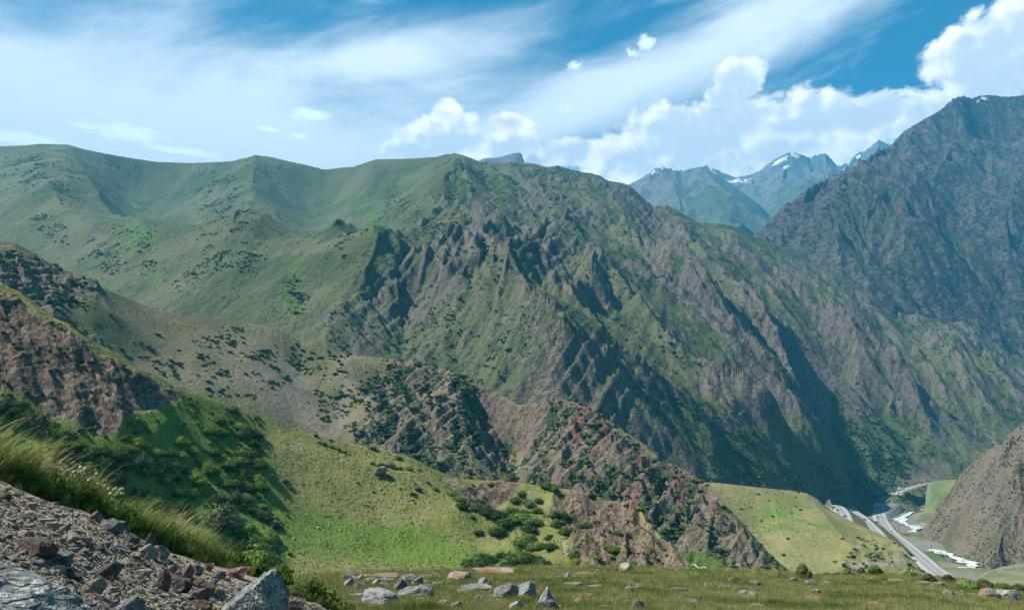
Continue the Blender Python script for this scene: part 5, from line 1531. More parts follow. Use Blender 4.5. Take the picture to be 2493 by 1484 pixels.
MEADOW_ROCKS = [
    (875, 969, 1429, 1478, 'round', 'pale', 'pale lilac boulder, largest of the rock pile, front of the pile', 1),
    (962, 1050, 1423, 1457, 'tilted', 'blue', 'broad blue-grey boulder leaning behind the dark broken slab', 0),
    (956, 990, 1407, 1442, 'tilted', 'dark', 'dark broken slab leaning on top of the rock pile', 2),
    (930, 962, 1432, 1446, 'angular', 'dark', 'low dark stone wedged beside the leaning dark slab', 3),
    (975, 1012, 1395, 1424, 'angular', 'grey', 'tall pale grey block at the top of the rock pile', 1),
    (1000, 1030, 1402, 1428, 'angular', 'grey', 'grey block right behind the broad blue-grey boulder', 4),
    (905, 975, 1396, 1412, 'slab', 'lichen', 'long flat slab with orange lichen at the back of the rock pile', 2),
    (870, 905, 1398, 1413, 'slab', 'orange', 'rusty orange slab at the back edge of the rock pile', 1),
    (842, 872, 1389, 1412, 'angular', 'blue', 'blue-grey block on the left back corner of the rock pile', 0),
    (838, 858, 1397, 1414, 'angular', 'dark', 'dark stone under the blue-grey block of the rock pile', 5),
    (866, 886, 1396, 1416, 'tilted', 'lichen', 'tan pointed stone behind the rusty slab', 3),
    (836, 862, 1405, 1432, 'tilted', 'pale', 'white pointed stone beside the tall grass tuft', 4),
    (858, 890, 1415, 1440, 'angular', 'dark', 'dark grey block with a shaded front left of the pale lilac boulder', 1),
    (888, 918, 1404, 1420, 'round', 'grey', 'rounded grey stone in the middle of the rock pile', 2),
    (905, 925, 1407, 1428, 'tilted', 'tan', 'tan slab standing on edge in the rock pile', 0),
    (922, 945, 1415, 1432, 'angular', 'pale', 'pale angular stone behind the lilac boulder', 5),
    (918, 960, 1405, 1418, 'round', 'blue', 'low blue-grey stone between the slabs of the pile', 4),
    (848, 884, 1444, 1458, 'slab', 'pale', 'flat pale stone left of the lilac boulder', 3),
    (850, 880, 1457, 1474, 'round', 'blue', 'small blue-grey stone at the foot of the pile', 5),
    (1008, 1056, 1398, 1412, 'round', 'blue', 'dark-bellied flat boulder right of the rock pile', 3),
    (1018, 1044, 1412, 1424, 'slab', 'grey', 'thin layered stone right of the rock pile', 0),
    (1020, 1052, 1422, 1434, 'slab', 'grey', 'low grey slab between the pile and the dark green tussock', 1),
    (1050, 1080, 1414, 1430, 'round', 'grey', 'grey stone half hidden by the dark green tussock', 2),
    (1089, 1149, 1390, 1414, 'round', 'lichen', 'rounded boulder with rusty lichen on top at the meadow edge', 0),
    (1145, 1260, 1384, 1398, 'slab', 'orange', 'long low outcrop stained orange at the meadow edge', 4),
    (1152, 1178, 1389, 1399, 'round', 'grey', 'small grey stone in front of the long orange outcrop', 4),
    (1162, 1192, 1402, 1430, 'tilted', 'vein', 'dark upright stone crossed by a white vein', 1),
    (1178, 1198, 1414, 1432, 'tilted', 'dark', 'dark wedge behind the veined upright stone', 4),
    (1118, 1202, 1423, 1442, 'slab', 'grey', 'wide flat grey slab below the veined stone', 5),
    (1110, 1160, 1432, 1448, 'round', 'grey', 'low grey stone in front of the wide flat slab', 0),
    (1088, 1112, 1422, 1436, 'round', 'grey', 'small grey stone left of the wide flat slab', 3),
    (1198, 1262, 1418, 1462, 'tilted', 'grey', 'big angular grey boulder with a slanting light face', 0),
    (1240, 1308, 1414, 1462, 'tilted', 'vein', 'peaked dark boulder with a pale streak joined to the big angular one', 5),
    (1300, 1358, 1424, 1490, 'pyramid', 'vein', 'tall pyramid-shaped boulder near the bottom of the meadow', 0),
    (1300, 1358, 1455, 1492, 'angular', 'dark', 'brownish block at the foot of the pyramid boulder', 2),
    (1350, 1372, 1470, 1492, 'tilted', 'grey', 'small grey stone right of the pyramid boulder', 3),
    (1152, 1182, 1446, 1466, 'round', 'pale', 'pale round stone below the wide flat slab', 1),
    (1183, 1226, 1446, 1464, 'slab', 'blue', 'flat bluish stone in front of the big angular boulder', 3),
    (1200, 1222, 1456, 1470, 'angular', 'pale', 'small pale stone touching the flat bluish stone', 2),
    (1094, 1124, 1462, 1484, 'angular', 'grey', 'grey angular stone at the bottom edge left of the pyramid boulder', 4),
    (1063, 1088, 1458, 1478, 'angular', 'tan', 'yellowish stone among the grass at the bottom edge', 1),
    (1000, 1040, 1452, 1464, 'round', 'pale', 'row of pale rubble below the broad blue-grey boulder', 5),
    (1237, 1274, 1460, 1490, 'tilted', 'pale', 'speckled pale stone half hidden by weeds', 4),
    (1288, 1308, 1432, 1448, 'round', 'pale', 'pale round stone between the peaked and the pyramid boulders', 5),
    (1366, 1396, 1390, 1411, 'pyramid', 'blue', 'peaked blue-grey boulder of the three far stones', 1),
    (1353, 1372, 1401, 1411, 'round', 'pale', 'white stone left of the peaked blue-grey boulder', 2),
    (1390, 1410, 1400, 1411, 'angular', 'grey', 'small grey stone right of the peaked blue-grey boulder', 3),
    (1398, 1450, 1393, 1404, 'slab', 'orange', 'red-stained outcrop behind the three far stones', 2),
    (1374, 1420, 1417, 1431, 'slab', 'lichen', 'cluster outcrop with rusty patches in mid meadow', 1),
    (1428, 1468, 1424, 1434, 'slab', 'lichen', 'low rusty outcrop right of the cluster in mid meadow', 3),
    (1346, 1356, 1414, 1421, 'round', 'pale', 'small white stone alone in mid meadow', 4),
    (1448, 1470, 1396, 1404, 'round', 'blue', 'small blue stone near the meadow edge', 1),
    (1444, 1462, 1384, 1392, 'tilted', 'pale', 'white stone on the skyline of the meadow', 0),
    (1504, 1546, 1370, 1392, 'tilted', 'tan', 'tan rock tooth standing on the meadow edge', 2),
    (1521, 1548, 1425, 1443, 'round', 'grey', 'grey boulder, smaller of the paired boulders in the meadow', 2),
    (1543, 1575, 1419, 1437, 'round', 'lichen', 'tan-topped boulder, larger of the paired boulders in the meadow', 5),
    (1533, 1570, 1458, 1490, 'round', 'purple', 'round brown boulder at the bottom edge of the meadow', 3),
    (1552, 1572, 1448, 1456, 'round', 'pale', 'white flat stone above the round brown boulder', 1),
    (1480, 1497, 1454, 1465, 'angular', 'pale', 'white stone in the mid meadow grass', 4),
    (1417, 1428, 1452, 1461, 'round', 'grey', 'little grey stone beside the white one in mid meadow', 0),
    (1634, 1674, 1429, 1446, 'slab', 'dark', 'dark flat stone with a pale rim in the meadow', 3),
    (1661, 1699, 1455, 1477, 'angular', 'grey', 'grey lichened block at the bottom of the meadow', 5),
    (1743, 1762, 1454, 1467, 'angular', 'dark', 'small dark block at the bottom of the meadow', 1),
    (1796, 1844, 1436, 1456, 'round', 'pale', 'wide pale mound of rock in the meadow', 4),
    (1745, 1780, 1424, 1434, 'slab', 'lichen', 'low flat stone behind the wide pale mound', 0),
    (1958, 1988, 1409, 1425, 'round', 'blue', 'blue-white rounded boulder near the far edge', 5),
    (1994, 2028, 1413, 1425, 'round', 'lichen', 'brown rounded boulder beside the blue-white one', 1),
    (1958, 1998, 1430, 1452, 'angular', 'lichen', 'grey-orange block, upper of the stacked pair', 2),
    (1963, 2000, 1446, 1466, 'round', 'orange', 'orange-topped stone, lower of the stacked pair', 4),
    (2110, 2137, 1403, 1415, 'round', 'orange', 'rusty-topped stone rising from a tussock', 3),
    (2112, 2158, 1462, 1480, 'round', 'orange', 'rounded boulder with orange lichen at the bottom of the meadow', 5),
    (1825, 1860, 1469, 1484, 'slab', 'orange', 'orange-stained slab at the bottom edge of the meadow', 2),
    (1916, 1948, 1442, 1451, 'slab', 'lichen', 'low tan slab left of the stacked pair', 1),
    (2020, 2048, 1434, 1442, 'slab', 'pale', 'thin pale slab right of the stacked pair', 3),
    (2040, 2056, 1461, 1470, 'round', 'blue', 'small blue-white stone in the dark grass', 0),
    (2295, 2322, 1433, 1453, 'round', 'pale', 'cream boulder left of the two big grey ones', 1),
    (2283, 2300, 1444, 1452, 'angular', 'grey', 'small grey stone leaning on the cream boulder', 2),
    (2326, 2347, 1440, 1452, 'round', 'orange', 'reddish stone right of the cream boulder', 4),
    (2381, 2434, 1429, 1458, 'round', 'lichen', 'big grey boulder, left of the two at the end of the meadow', 5),
    (2424, 2484, 1433, 1463, 'round', 'grey', 'big grey boulder with cracked top, rightmost of the two at the meadow end', 2),
    (2200, 2226, 1378, 1390, 'tilted', 'tan', 'tan rock beside the bush on the far edge', 3),
    (2224, 2262, 1414, 1424, 'slab', 'orange', 'red-streaked slab in front of the shrubs', 0),
    (2160, 2200, 1409, 1420, 'slab', 'orange', 'long red-streaked ledge below the shrubs', 5),
    (2270, 2300, 1416, 1428, 'slab', 'orange', 'red-streaked rock close to the dark hedge', 1),
    (1965, 1990, 1393, 1399, 'slab', 'tan', 'pale low slab on the skyline of the meadow', 2),
    (2008, 2040, 1391, 1397, 'slab', 'tan', 'pale stone ledge on the skyline left of the shrubs', 4)]
ROCK_FEET = []
for (u0, u1, v0, v1, st, kd, lab, kk) in MEADOW_ROCKS:
    o_ = put_rock(meadow_z, 20, 75, u0, u1, v0, v1, st, kd, lab, None, kk, 3)
    ROCK_FEET.append((o_.location.x, o_.location.y, o_.scale.x, o_.scale.y))
vis_m = []
for k in range(60):
    u, v = rv.uniform(800, 2490), rv.uniform(1388, 1484)
    b_ = surf_hit(meadow_z, u, v, 20, 62)
    if b_[1] > 60.5: continue
    s = rv.uniform(0.05, 0.22)
    o = put('small_stone', rock_variant(['round', 'angular', 'slab'][rv.integers(3)], ['grey', 'grey', 'pale', 'lichen', 'lichen', 'orange'][rv.integers(6)], int(rv.integers(6)), 2), (b_[0], b_[1], b_[2] + s * 0.25), (s * rv.uniform(.9, 1.5), s, s * rv.uniform(.5, .9)), rv.random() * 6.28)
    tag(o, 'small loose stone lying in the meadow grass between the boulders', 'stone', 'small stones in the meadow grass')

BANK_ROCKS = [
    (-540, 215, 1345, 1640, 'round', 'blue', 'huge smooth pale blue-grey boulder in the lower left corner', 2, 0.15),
    (536, 700, 1378, 1540, 'tilted', 'blue', 'large rough blue-grey triangular boulder at the end of the rubble', 7, 0.1),
    (34, 138, 1304, 1358, 'round', 'purple', 'large purple-grey stone embedded in the rubble', 1, 0.3),
    (100, 170, 1346, 1380, 'slab', 'grey', 'layered grey slab below the purple-grey stone', 3, 0.25),
    (243, 300, 1260, 1300, 'round', 'blue', 'dark blue boulder with white streaks on the bank crest', 4, 0.3),
    (212, 248, 1243, 1268, 'tilted', 'red', 'white and red stone on the bank crest', 2, 0.3),
    (332, 384, 1322, 1358, 'tilted', 'tan', 'brown wedge-shaped rock near the grass edge', 1, 0.25),
    (372, 410, 1326, 1364, 'angular', 'grey', 'grey cornered rock beside the brown wedge', 3, 0.25),
    (311, 340, 1303, 1330, 'angular', 'dark', 'dark notched stone above the brown wedge', 2, 0.25),
    (348, 378, 1294, 1324, 'pyramid', 'purple', 'purple upright stone at the grass edge', 5, 0.25),
    (234, 292, 1364, 1412, 'tilted', 'dark', 'black-shadowed stone in the middle of the rubble', 0, 0.25),
    (200, 252, 1405, 1448, 'angular', 'tan', 'big tan flat-faced block in the rubble', 4, 0.25),
    (262, 344, 1451, 1500, 'tilted', 'pale', 'white-blue rock at the bottom edge', 5, 0.2),
    (194, 224, 1303, 1326, 'angular', 'tan', 'cream squarish stone alone on the slope', 2, 0.2),
    (384, 412, 1385, 1440, 'round', 'purple', 'tall purple slab in the red-stone heap', 3, 0.2),
    (410, 466, 1402, 1445, 'round', 'dark', 'dark grey round block in the red-stone heap', 1, 0.2),
    (444, 468, 1370, 1418, 'tilted', 'red', 'bright red upright splinter in the heap', 4, 0.2),
    (546, 606, 1378, 1408, 'tilted', 'red', 'red and white capped stone on the triangular boulder', 0, 0.15),
    (488, 524, 1416, 1450, 'angular', 'purple', 'purple block with pale dust below the heap', 5, 0.2),
    (552, 586, 1364, 1386, 'pyramid', 'purple', 'dark pointed stone on top of the heap', 2, 0.2),
    (684, 740, 1453, 1500, 'angular', 'purple', 'dark purple block right of the triangular boulder', 1, 0.25),
    (468, 494, 1372, 1402, 'angular', 'grey', 'grey angular stone at the top of the heap', 3, 0.2),
    (496, 522, 1368, 1392, 'angular', 'red', 'brick-red stone among the grey ones of the heap', 1, 0.2),
    (455, 510, 1428, 1470, 'angular', 'dark', 'dark block under the heap, partly in shade', 4, 0.2),
    (520, 548, 1388, 1412, 'tilted', 'blue', 'blue-grey chip leaning in the heap', 2, 0.2),
    (400, 430, 1372, 1394, 'tilted', 'pale', 'pale chip at the left side of the heap', 5, 0.2),
    (60, 90, 1222, 1240, 'slab', 'tan', 'thin tan plate near the bank crest', 1, 0.2),
    (90, 130, 1260, 1282, 'slab', 'tan', 'long tan plate tilted in the upper rubble', 3, 0.2),
    (110, 142, 1268, 1290, 'slab', 'tan', 'pale tan plate right of the long tilted one', 5, 0.2),
    (0, 26, 1196, 1222, 'round', 'purple', 'brown stone at the left end of the bank crest', 4, 0.2),
    (5, 60, 1155, 1172, 'slab', 'grey', 'pale grey plates in the grass above the bank crest', 0, 0.2),
    (268, 290, 1240, 1262, 'angular', 'dark', 'dark stone half hidden in the grass behind the streaked boulder', 3, 0.3),
    (300, 345, 1266, 1290, 'slab', 'purple', 'shattered purple plates in the grass edge', 2, 0.2),
    (470, 530, 1330, 1362, 'angular', 'grey', 'grey stones in the grass above the heap', 4, 0.25),
    (320, 350, 1340, 1362, 'angular', 'tan', 'small tan stone left of the brown wedge', 0, 0.2),
    (470, 520, 1455, 1492, 'angular', 'purple', 'purple-brown block at the bottom edge', 0, 0.2),
    (160, 196, 1380, 1402, 'angular', 'tan', 'tan stone below the layered slab', 3, 0.2),
    (330, 370, 1384, 1404, 'slab', 'tan', 'pale plate below the brown wedge', 4, 0.2)]
for (u0, u1, v0, v1, st, kd, lab, kk, bu) in BANK_ROCKS:
    o = put_rock(bank_z, 3.0, 24, u0, u1, v0, v1, st, kd, lab, None, kk, 4, bury=bu, depth=0.75, tilt=(0, 0.22) if u0 < -200 else None)
# loose rubble: 260 stones one can pick out, then the gravel between them
ub, vb_, n = [], [], 0
while n < 250:
    u, v = rv.uniform(-40, 860), rv.uniform(1190, 1490)
    top = np.interp(u, [0, 140, 250, 360, 500, 700, 820], [1182, 1230, 1265, 1328, 1378, 1444, 1492])
    if v < top + 3: continue
    b_ = surf_hit(bank_z, u, v, 3, 22)
    s = 0.034 * rv.lognormal(0, 0.45) * (1.0 if b_[1] > 9 else 0.85)
    heap = math.exp(-((u - 480) / 80) ** 2 - ((v - 1400) / 45) ** 2)
    if heap > 0.3: s *= 1.25
    kd = ['tan', 'tan', 'tan', 'tan', 'pale', 'purple'][rv.integers(6)] if heap < 0.35 else ['purple', 'dark', 'red', 'grey', 'tan'][rv.integers(5)]
    o = put('rubble_stone', rock_variant(['slab', 'angular', 'tilted'][rv.integers(3)], kd, int(rv.integers(6)), 2), (b_[0], b_[1], b_[2] + s * 0.25), (s * rv.uniform(1.0, 1.8), s * rv.uniform(.8, 1.2), s * rv.uniform(.5, .9)), rv.random() * 6.28, (rv.normal(0, .25), rv.normal(0, .25) + 0.25))
    tag(o, 'loose broken stone in the dark red and grey heap at the end of the bank' if heap >= 0.35 else 'loose tan and grey stone lying on the rubble bank', 'stone', 'loose stones of the dark heap' if heap >= 0.35 else 'loose stones on the rubble bank')
    n += 1
r0 = np.random.default_rng(15)
N_ = 13000
uu = r0.uniform(-60, 860, N_ * 2); vv_ = r0.uniform(1175, 1500, N_ * 2)
topv = np.interp(uu, [0, 140, 250, 360, 500, 700, 820], [1182, 1230, 1265, 1328, 1378, 1444, 1492])
ok = vv_ > topv + 1
uu, vv_ = uu[ok][:N_], vv_[ok][:N_]
gp = []
aa = (uu - UC) / F_PX; bb = (VC - vv_) / F_PX
ry = CP - bb * SP; rz_ = SP + bb * CP
ax_ = aa / ry; sz_ = rz_ / ry
ys = np.geomspace(4, 22, 160)
hit = np.full(len(uu), 22.0); done = np.zeros(len(uu), bool)
for y in ys:
    zz = bank_z(ax_ * y, np.full(len(uu), y))
    m = (~done) & (zz >= sz_ * y)
    hit[m] = y; done |= m
gp = np.stack([ax_ * hit, hit, bank_z(ax_ * hit, hit)], 1)
s_g = 0.0115 * r0.lognormal(0, 0.5, len(gp)) * (hit / 11) ** 0.6
GR = [rock_mesh('gravel_mesh', 900 + k, ['angular', 'slab', 'tilted'][k % 3], 1, RM[kd], 0.03) for k, kd in enumerate(('tan', 'tan', 'pale', 'tan', 'tan', 'purple'))]
stuff_points('gravel', gp + np.array((0, 0, 0.004)), np.stack([s_g * 1.4, s_g, s_g * 0.7], 1), rnd_rot(r0, len(gp), 0.35), r0.integers(0, 6, len(gp)), [proto(q) for q in GR], 'fine tan gravel and chips covering the rubble bank', 'gravel')
# pale stones scattered on the green hill
for k in range(70):
    u, v = rv.uniform(690, 1330), rv.uniform(1095, 1390)
    if k < 35: u, v = rv.uniform(860, 1060), rv.uniform(1140, 1240)
    b_ = surf_hit(hill.height, u, v, 80, 270)
    if b_[1] > 255: continue
    s = rv.uniform(0.12, 0.38) * (1.6 if k % 9 == 0 else 1)
    tag(put('hill_stone', rock_variant('angular', ['lichen', 'lichen', 'tan'][k % 3], int(rv.integers(6)), 2), (b_[0], b_[1], hz(b_[0], b_[1])[0] + s * 0.3), (s * 1.2, s, s * .8), rv.random() * 6), 'pale stone scattered on the grass face of the green hill', 'stone', 'stones scattered on the green hill')
b_ = surf_hit(hill.height, 926, 1150, 80, 270)
tag(put('boulder', rock_variant('angular', 'orange', 2, 3), (b_[0], b_[1], hz(b_[0], b_[1])[0] + 0.9), (1.7, 1.5, 1.2), 0.3), 'rusty boulder standing on the lip of the green hill', 'boulder')
# ================================================================ GRASS AND FLOWERS
def grass_mat(name, base, tip, dry, dry_amt=0.3, trans=0.35):
    m, nt, b = new_mat(name)
    h = attr('hgt', 'Fac')
    rb = attr('rnd', 'Fac')
    inf = nt.nodes.new('ShaderNodeObjectInfo')
    rr = E(inf.outputs['Random'])
    c_ = mixc(sstep(h, 0.0, 0.9), base, tip)
    c_ = mixc(sstep(rb * 0.7 + rr * 0.5 + h * 0.25, 1.15 - dry_amt, 1.25 - dry_amt), c_, dry)
    v = rr * 0.5 + 0.75
    c_ = mixc(1.0, c_, comb(v, v, v), 'MULTIPLY')
    nt.links.new(c_.s, b.inputs['Base Color'])
    tr = nt.nodes.new('ShaderNodeBsdfTranslucent')
    nt.links.new(c_.s, tr.inputs['Color'])
    mx_ = nt.nodes.new('ShaderNodeMixShader'); mx_.inputs[0].default_value = trans
    nt.links.new(b.outputs[0], mx_.inputs[1]); nt.links.new(tr.outputs[0], mx_.inputs[2])
    out = [x for x in nt.nodes if x.type == 'OUTPUT_MATERIAL'][0]
    nt.links.new(mx_.outputs[0], out.inputs['Surface'])
    return m


def tuft_mesh(name, seed, nb, h, spread, wid, mat, lean=(0.25, 0.0), bend=0.5, seg=3, head=0.0):
    r = np.random.default_rng(seed)
    V, Q, H, R = [], [], [], []
    n0 = 0
    for k in range(nb):
        a = r.random() * 6.283; d = spread * math.sqrt(r.random())
        p0 = np.array((math.cos(a) * d, math.sin(a) * d, -0.02))
        hh = h * r.uniform(0.55, 1.1) * (1 - 0.35 * d / max(spread, 1e-6))
        out_ = np.array((math.cos(a), math.sin(a), 0)) * bend * r.uniform(0.2, 1.0) * (d / max(spread, 1e-6))
        ln = np.array((lean[0] * r.uniform(.4, 1.4), lean[1], 0))
        fa = r.random() * 6.283
        side = np.array((math.cos(fa), math.sin(fa), 0))
        rb = r.random()
        for s in range(seg + 1):
            t = s / seg
            pos = p0 + np.array((0, 0, hh * t * (1 - 0.12 * t))) + (out_ + ln) * hh * t * t
            w = wid * (1 - t ** 1.5) * 0.5 + wid * 0.04
            if head and t > 0.7: w = wid * head
            V += [pos - side * w, pos + side * w]; H += [t, t]; R += [rb, rb]
        for s in range(seg):
            q = n0 + 2 * s
            Q.append((q, q + 1, q + 3, q + 2))
        n0 += 2 * (seg + 1)
    return raw_mesh(name, np.array(V), [np.array(Q)], mat, smooth=True, attrs={'hgt': H, 'rnd': R})


g_green = grass_mat('grass_green', (0.075, 0.115, 0.020), (0.17, 0.225, 0.050), (0.32, 0.27, 0.12), 0.18)
g_lush = grass_mat('grass_lush', (0.050, 0.095, 0.014), (0.115, 0.190, 0.028), (0.22, 0.21, 0.07), 0.05)
g_dry = grass_mat('grass_dry', (0.10, 0.10, 0.035), (0.36, 0.285, 0.16), (0.42, 0.33, 0.20), 0.4)
g_mead = grass_mat('grass_meadow', (0.095, 0.122, 0.030), (0.185, 0.205, 0.060), (0.32, 0.27, 0.12), 0.22)
TM = [tuft_mesh('meadow_tuft', 1, 16, 0.32, 0.17, 0.013, g_mead, (0.2, 0)), tuft_mesh('meadow_tuft_b', 2, 16, 0.40, 0.19, 0.013, g_mead, (0.3, 0)), tuft_mesh('meadow_tuft_c', 3, 14, 0.20, 0.15, 0.016, g_green, (0.2, 0))]
TL = [tuft_mesh('long_tuft', 4, 34, 0.62, 0.22, 0.012, g_lush, (0.35, 0), 0.6, 4), tuft_mesh('long_tuft_b', 5, 34, 0.75, 0.24, 0.012, g_green, (0.4, 0), 0.6, 4), tuft_mesh('long_tuft_c', 6, 16, 0.95, 0.16, 0.007, g_dry, (0.5, 0), 0.4, 5, 0.7)]
r0 = np.random.default_rng(21)
# meadow grass
n = 26000
uu = r0.uniform(640, 2520, n); vv_ = r0.uniform(1380, 1520, n)
aa = (uu - UC) / F_PX; bb = (VC - vv_) / F_PX
ry = CP - bb * SP; rz_ = SP + bb * CP
ax_ = aa / ry; sz_ = rz_ / ry
hit = np.full(n, 99.0); done = np.zeros(n, bool)
for y in np.geomspace(18, 70, 260):
    zz = meadow_z(ax_ * y, np.full(n, y))
    m = (~done) & (zz >= sz_ * y)
    hit[m] = y; done |= m
ok = done
gp = np.stack([ax_ * hit, hit, meadow_z(ax_ * hit, hit)], 1)[ok]
gn = fbm(gp[:, 0], gp[:, 1], 5, 3, 0.5, 131)
s_ = r0.uniform(0.7, 1.25, len(gp)) * (1 + 0.5 * np.clip(gn, -.5, .8))
var = np.where(gn > 0.12, 2, r0.integers(0, 2, len(gp)))
stuff_points('meadow_grass', gp, np.stack([s_, s_, s_], 1), rnd_rot(r0, len(gp), 0.08) * np.array((1, 1, 0.12)), var, [proto(q) for q in TM], 'yellow-green grass covering the meadow', 'grass')
tk = (r0.random(len(gp)) < 0.045) & (fbm(gp[:, 0], gp[:, 1], 3.0, 2, 0.5, 133) > 0.05)
s2 = r0.uniform(0.35, 0.75, tk.sum())
ft = []
for (x, y, sx2, sy2) in ROCK_FEET:
    for _ in range(int(8 + 10 * sx2)):
        th = r0.uniform(-math.pi, 0.0); rr2 = r0.uniform(0.95, 1.2)
        ft.append((x + math.cos(th) * sx2 * rr2, y + math.sin(th) * sy2 * rr2))
ft = np.array(ft)
ft = np.column_stack([ft, meadow_z(ft[:, 0], ft[:, 1])])
s3 = r0.uniform(0.25, 0.5, len(ft))
mt = np.concatenate([gp[tk], ft]); s2 = np.concatenate([s2, s3]); tk = np.ones(len(mt), bool)
stuff_points('meadow_tussock_grass', mt, np.stack([s2 * 1.5, s2 * 1.5, s2 * 0.9], 1), rnd_rot(r0, int(tk.sum()), 0.05), r0.integers(0, 2, int(tk.sum())), [proto(q) for q in TL[:2]], 'darker green tussocks in the meadow', 'grass')
# long grass behind the rubble crest
def crest_pts(n, off0, off1, u0=-120, u1=860, seed=3):
    r = np.random.default_rng(seed)
    u = r.uniform(u0, u1, n)
    a = (u - UC) / F_PX / (CP + 0.15 * SP)
    dc, zc, db, zb = bank.lines(a)
    y = dc + r.uniform(off0, off1, n)
    x = a * y
    return np.stack([x, y, bank_z(x, y)], 1), u


cp1, cu1 = crest_pts(3000, 0.1, 5.0, seed=31)
cp2, cu2 = crest_pts(240, 0.3, 3.8, seed=32)
tall = np.interp(cu1, [-100, 60, 160, 260, 330, 420, 520, 600, 680, 800], [1.5, 1.45, 0.95, 0.85, 1.05, 1.2, 0.95, 0.55, 0.7, 0.5])
tall2 = np.interp(cu2, [-100, 60, 160, 260, 330, 420, 520, 600, 680, 800], [1.4, 1.35, 1.0, 0.6, 1.0, 1.1, 0.75, 0.4, 0.4, 0.3])
pa = np.concatenate([cp1, cp2])
clump = 0.75 + 0.9 * np.clip(fbm(cp1[:, 0], cp1[:, 1], 1.1, 2, 0.5, 140) + 0.25, 0, 0.8)
s_ = np.concatenate([tall * clump * r0.uniform(0.55, 1.3, len(cp1)), tall2 * r0.uniform(0.9, 1.3, len(cp2))])
var = np.concatenate([r0.integers(0, 2, len(cp1)), np.full(len(cp2), 2)])
stuff_points('long_grass', pa, np.stack([s_, s_, s_], 1), rnd_rot(r0, len(pa), 0.06) * np.array((1, 1, 0.08)), var, [proto(q) for q in TL], 'long wind-bent grass growing along the top of the rubble bank', 'grass')
# weeds low in front of the grass and sparse blades in the rubble
cp3, cu3 = crest_pts(160, -0.5, 0.3, seed=33)
s_ = r0.uniform(0.2, 0.45, len(cp3))
stuff_points('weeds', cp3, np.stack([s_, s_, s_], 1), rnd_rot(r0, len(cp3), 0.1), r0.integers(0, 2, len(cp3)), [proto(q) for q in TL[:2]], 'short green weeds at the edge of the rubble', 'weeds')

# broad-leaved weeds mixed into the long grass
cp4, cu4 = crest_pts(300, 0.0, 2.5, seed=34)
s_ = r0.uniform(0.14, 0.32, len(cp4))
m_weed = leaf_mat('weed_leaves', (0.085, 0.140, 0.026), (0.165, 0.225, 0.05), 0.35, 9)
WD = bush_mesh('weed_clump', 91, 5, 240, 0.16, m_weed, 0, 1.1, 0.4)
stuff_points('leafy_weeds', cp4, np.stack([s_, s_, s_ * 1.5], 1), rnd_rot(r0, len(cp4), 0.1), np.zeros(len(cp4), int), [proto(WD)], 'leafy green weeds mixed into the long grass', 'weeds')

# big single tufts
BT = [tuft_mesh('tuft_blades', 51, 420, 1.0, 0.42, 0.014, g_lush, (0.12, 0), 0.75, 4), tuft_mesh('tuft_blades_b', 52, 300, 1.0, 0.5, 0.014, g_green, (0.2, 0), 0.7, 4)]
ST = tuft_mesh('tuft_stalks', 53, 30, 1.15, 0.3, 0.007, g_dry, (0.45, 0), 0.6, 5, 0.8)


def tuft(fn, y0, y1, u, v, hpx, lab, k=0, dry=True, name='grass_tuft', wide=1.0):
    b_ = surf_hit(fn, u, v, y0, y1)
    s = hpx * b_[1] / F_PX
    o = put(name, BT[k], (b_[0], b_[1], b_[2]), (s * wide, s * wide, s), rv.uniform(-.2, .2))
    tag(o, lab, 'grass tuft')
    if dry:
        c_ = bpy.data.objects.new('stalks', ST)
        COL.objects.link(c_); c_.parent = o
        c_['label'] = 'dry tan seed stalks'
    return o


tuft(bank_z, 10, 30, 745, 1452, 72, 'round dark green grass tuft, largest one, at the end of the rubble bank', 0, True, wide=1.15)
tuft(bank_z, 10, 30, 690, 1432, 60, 'green grass tuft left of the largest one', 1)
tuft(bank_z, 10, 30, 815, 1482, 62, 'grass tuft with long dry blades right of the largest one', 1)
for (u, v, h, lab, k, w) in ((905, 1492, 40, 'weedy tuft in front of the pale lilac boulder', 1, 1.1), (960, 1488, 44, 'yellowish tuft at the right foot of the lilac boulder', 1, 1.0), (1010, 1490, 46, 'bright green tuft at the bottom edge of the meadow, left one', 0, 1.4), (1050, 1488, 40, 'bright green tuft at the bottom edge of the meadow, right one', 0, 1.4),
                             (1062, 1440, 26, 'dark green tussock right of the rock pile', 0, 2.0), (1262, 1466, 26, 'dark weeds growing against the peaked dark boulder', 0, 2.2), (1555, 1448, 22, 'round tussock in front of the paired boulders', 0, 1.8), (1470, 1488, 22, 'grass clump at the bottom edge, middle of the meadow', 0, 1.6),
                             (1590, 1490, 28, 'dark grass clump right of the round brown boulder', 0, 1.8), (1890, 1470, 22, 'dark green tussock at the bottom of the meadow', 0, 1.6), (2140, 1438, 16, 'wide dark tussock in the right half of the meadow', 0, 2.6), (2125, 1416, 12, 'tussock at the foot of the rusty-topped stone', 0, 2.6), (2390, 1466, 14, 'dark grass at the foot of the two big grey boulders', 0, 3.0),
                             (1400, 1440, 16, 'tussock under the cluster outcrop', 0, 2.2), (1425, 1446, 18, 'rounded tussock right of the cluster outcrop', 1, 1.8), (1700, 1437, 12, 'tussock beside the dark flat stone', 0, 2.2)):
    tuft(meadow_z, 20, 70, u, v, h, lab, k, False, wide=w)

# thistles
m_stem = leaf_mat('thistle_green', (0.09, 0.13, 0.045), (0.16, 0.20, 0.08), 0.2)
m_head = leaf_mat('thistle_head', (0.42, 0.38, 0.14), (0.58, 0.52, 0.24), 0.2, 40)
m_petal = leaf_mat('thistle_petal', (0.62, 0.42, 0.52), (0.72, 0.58, 0.62), 0.3, 40)


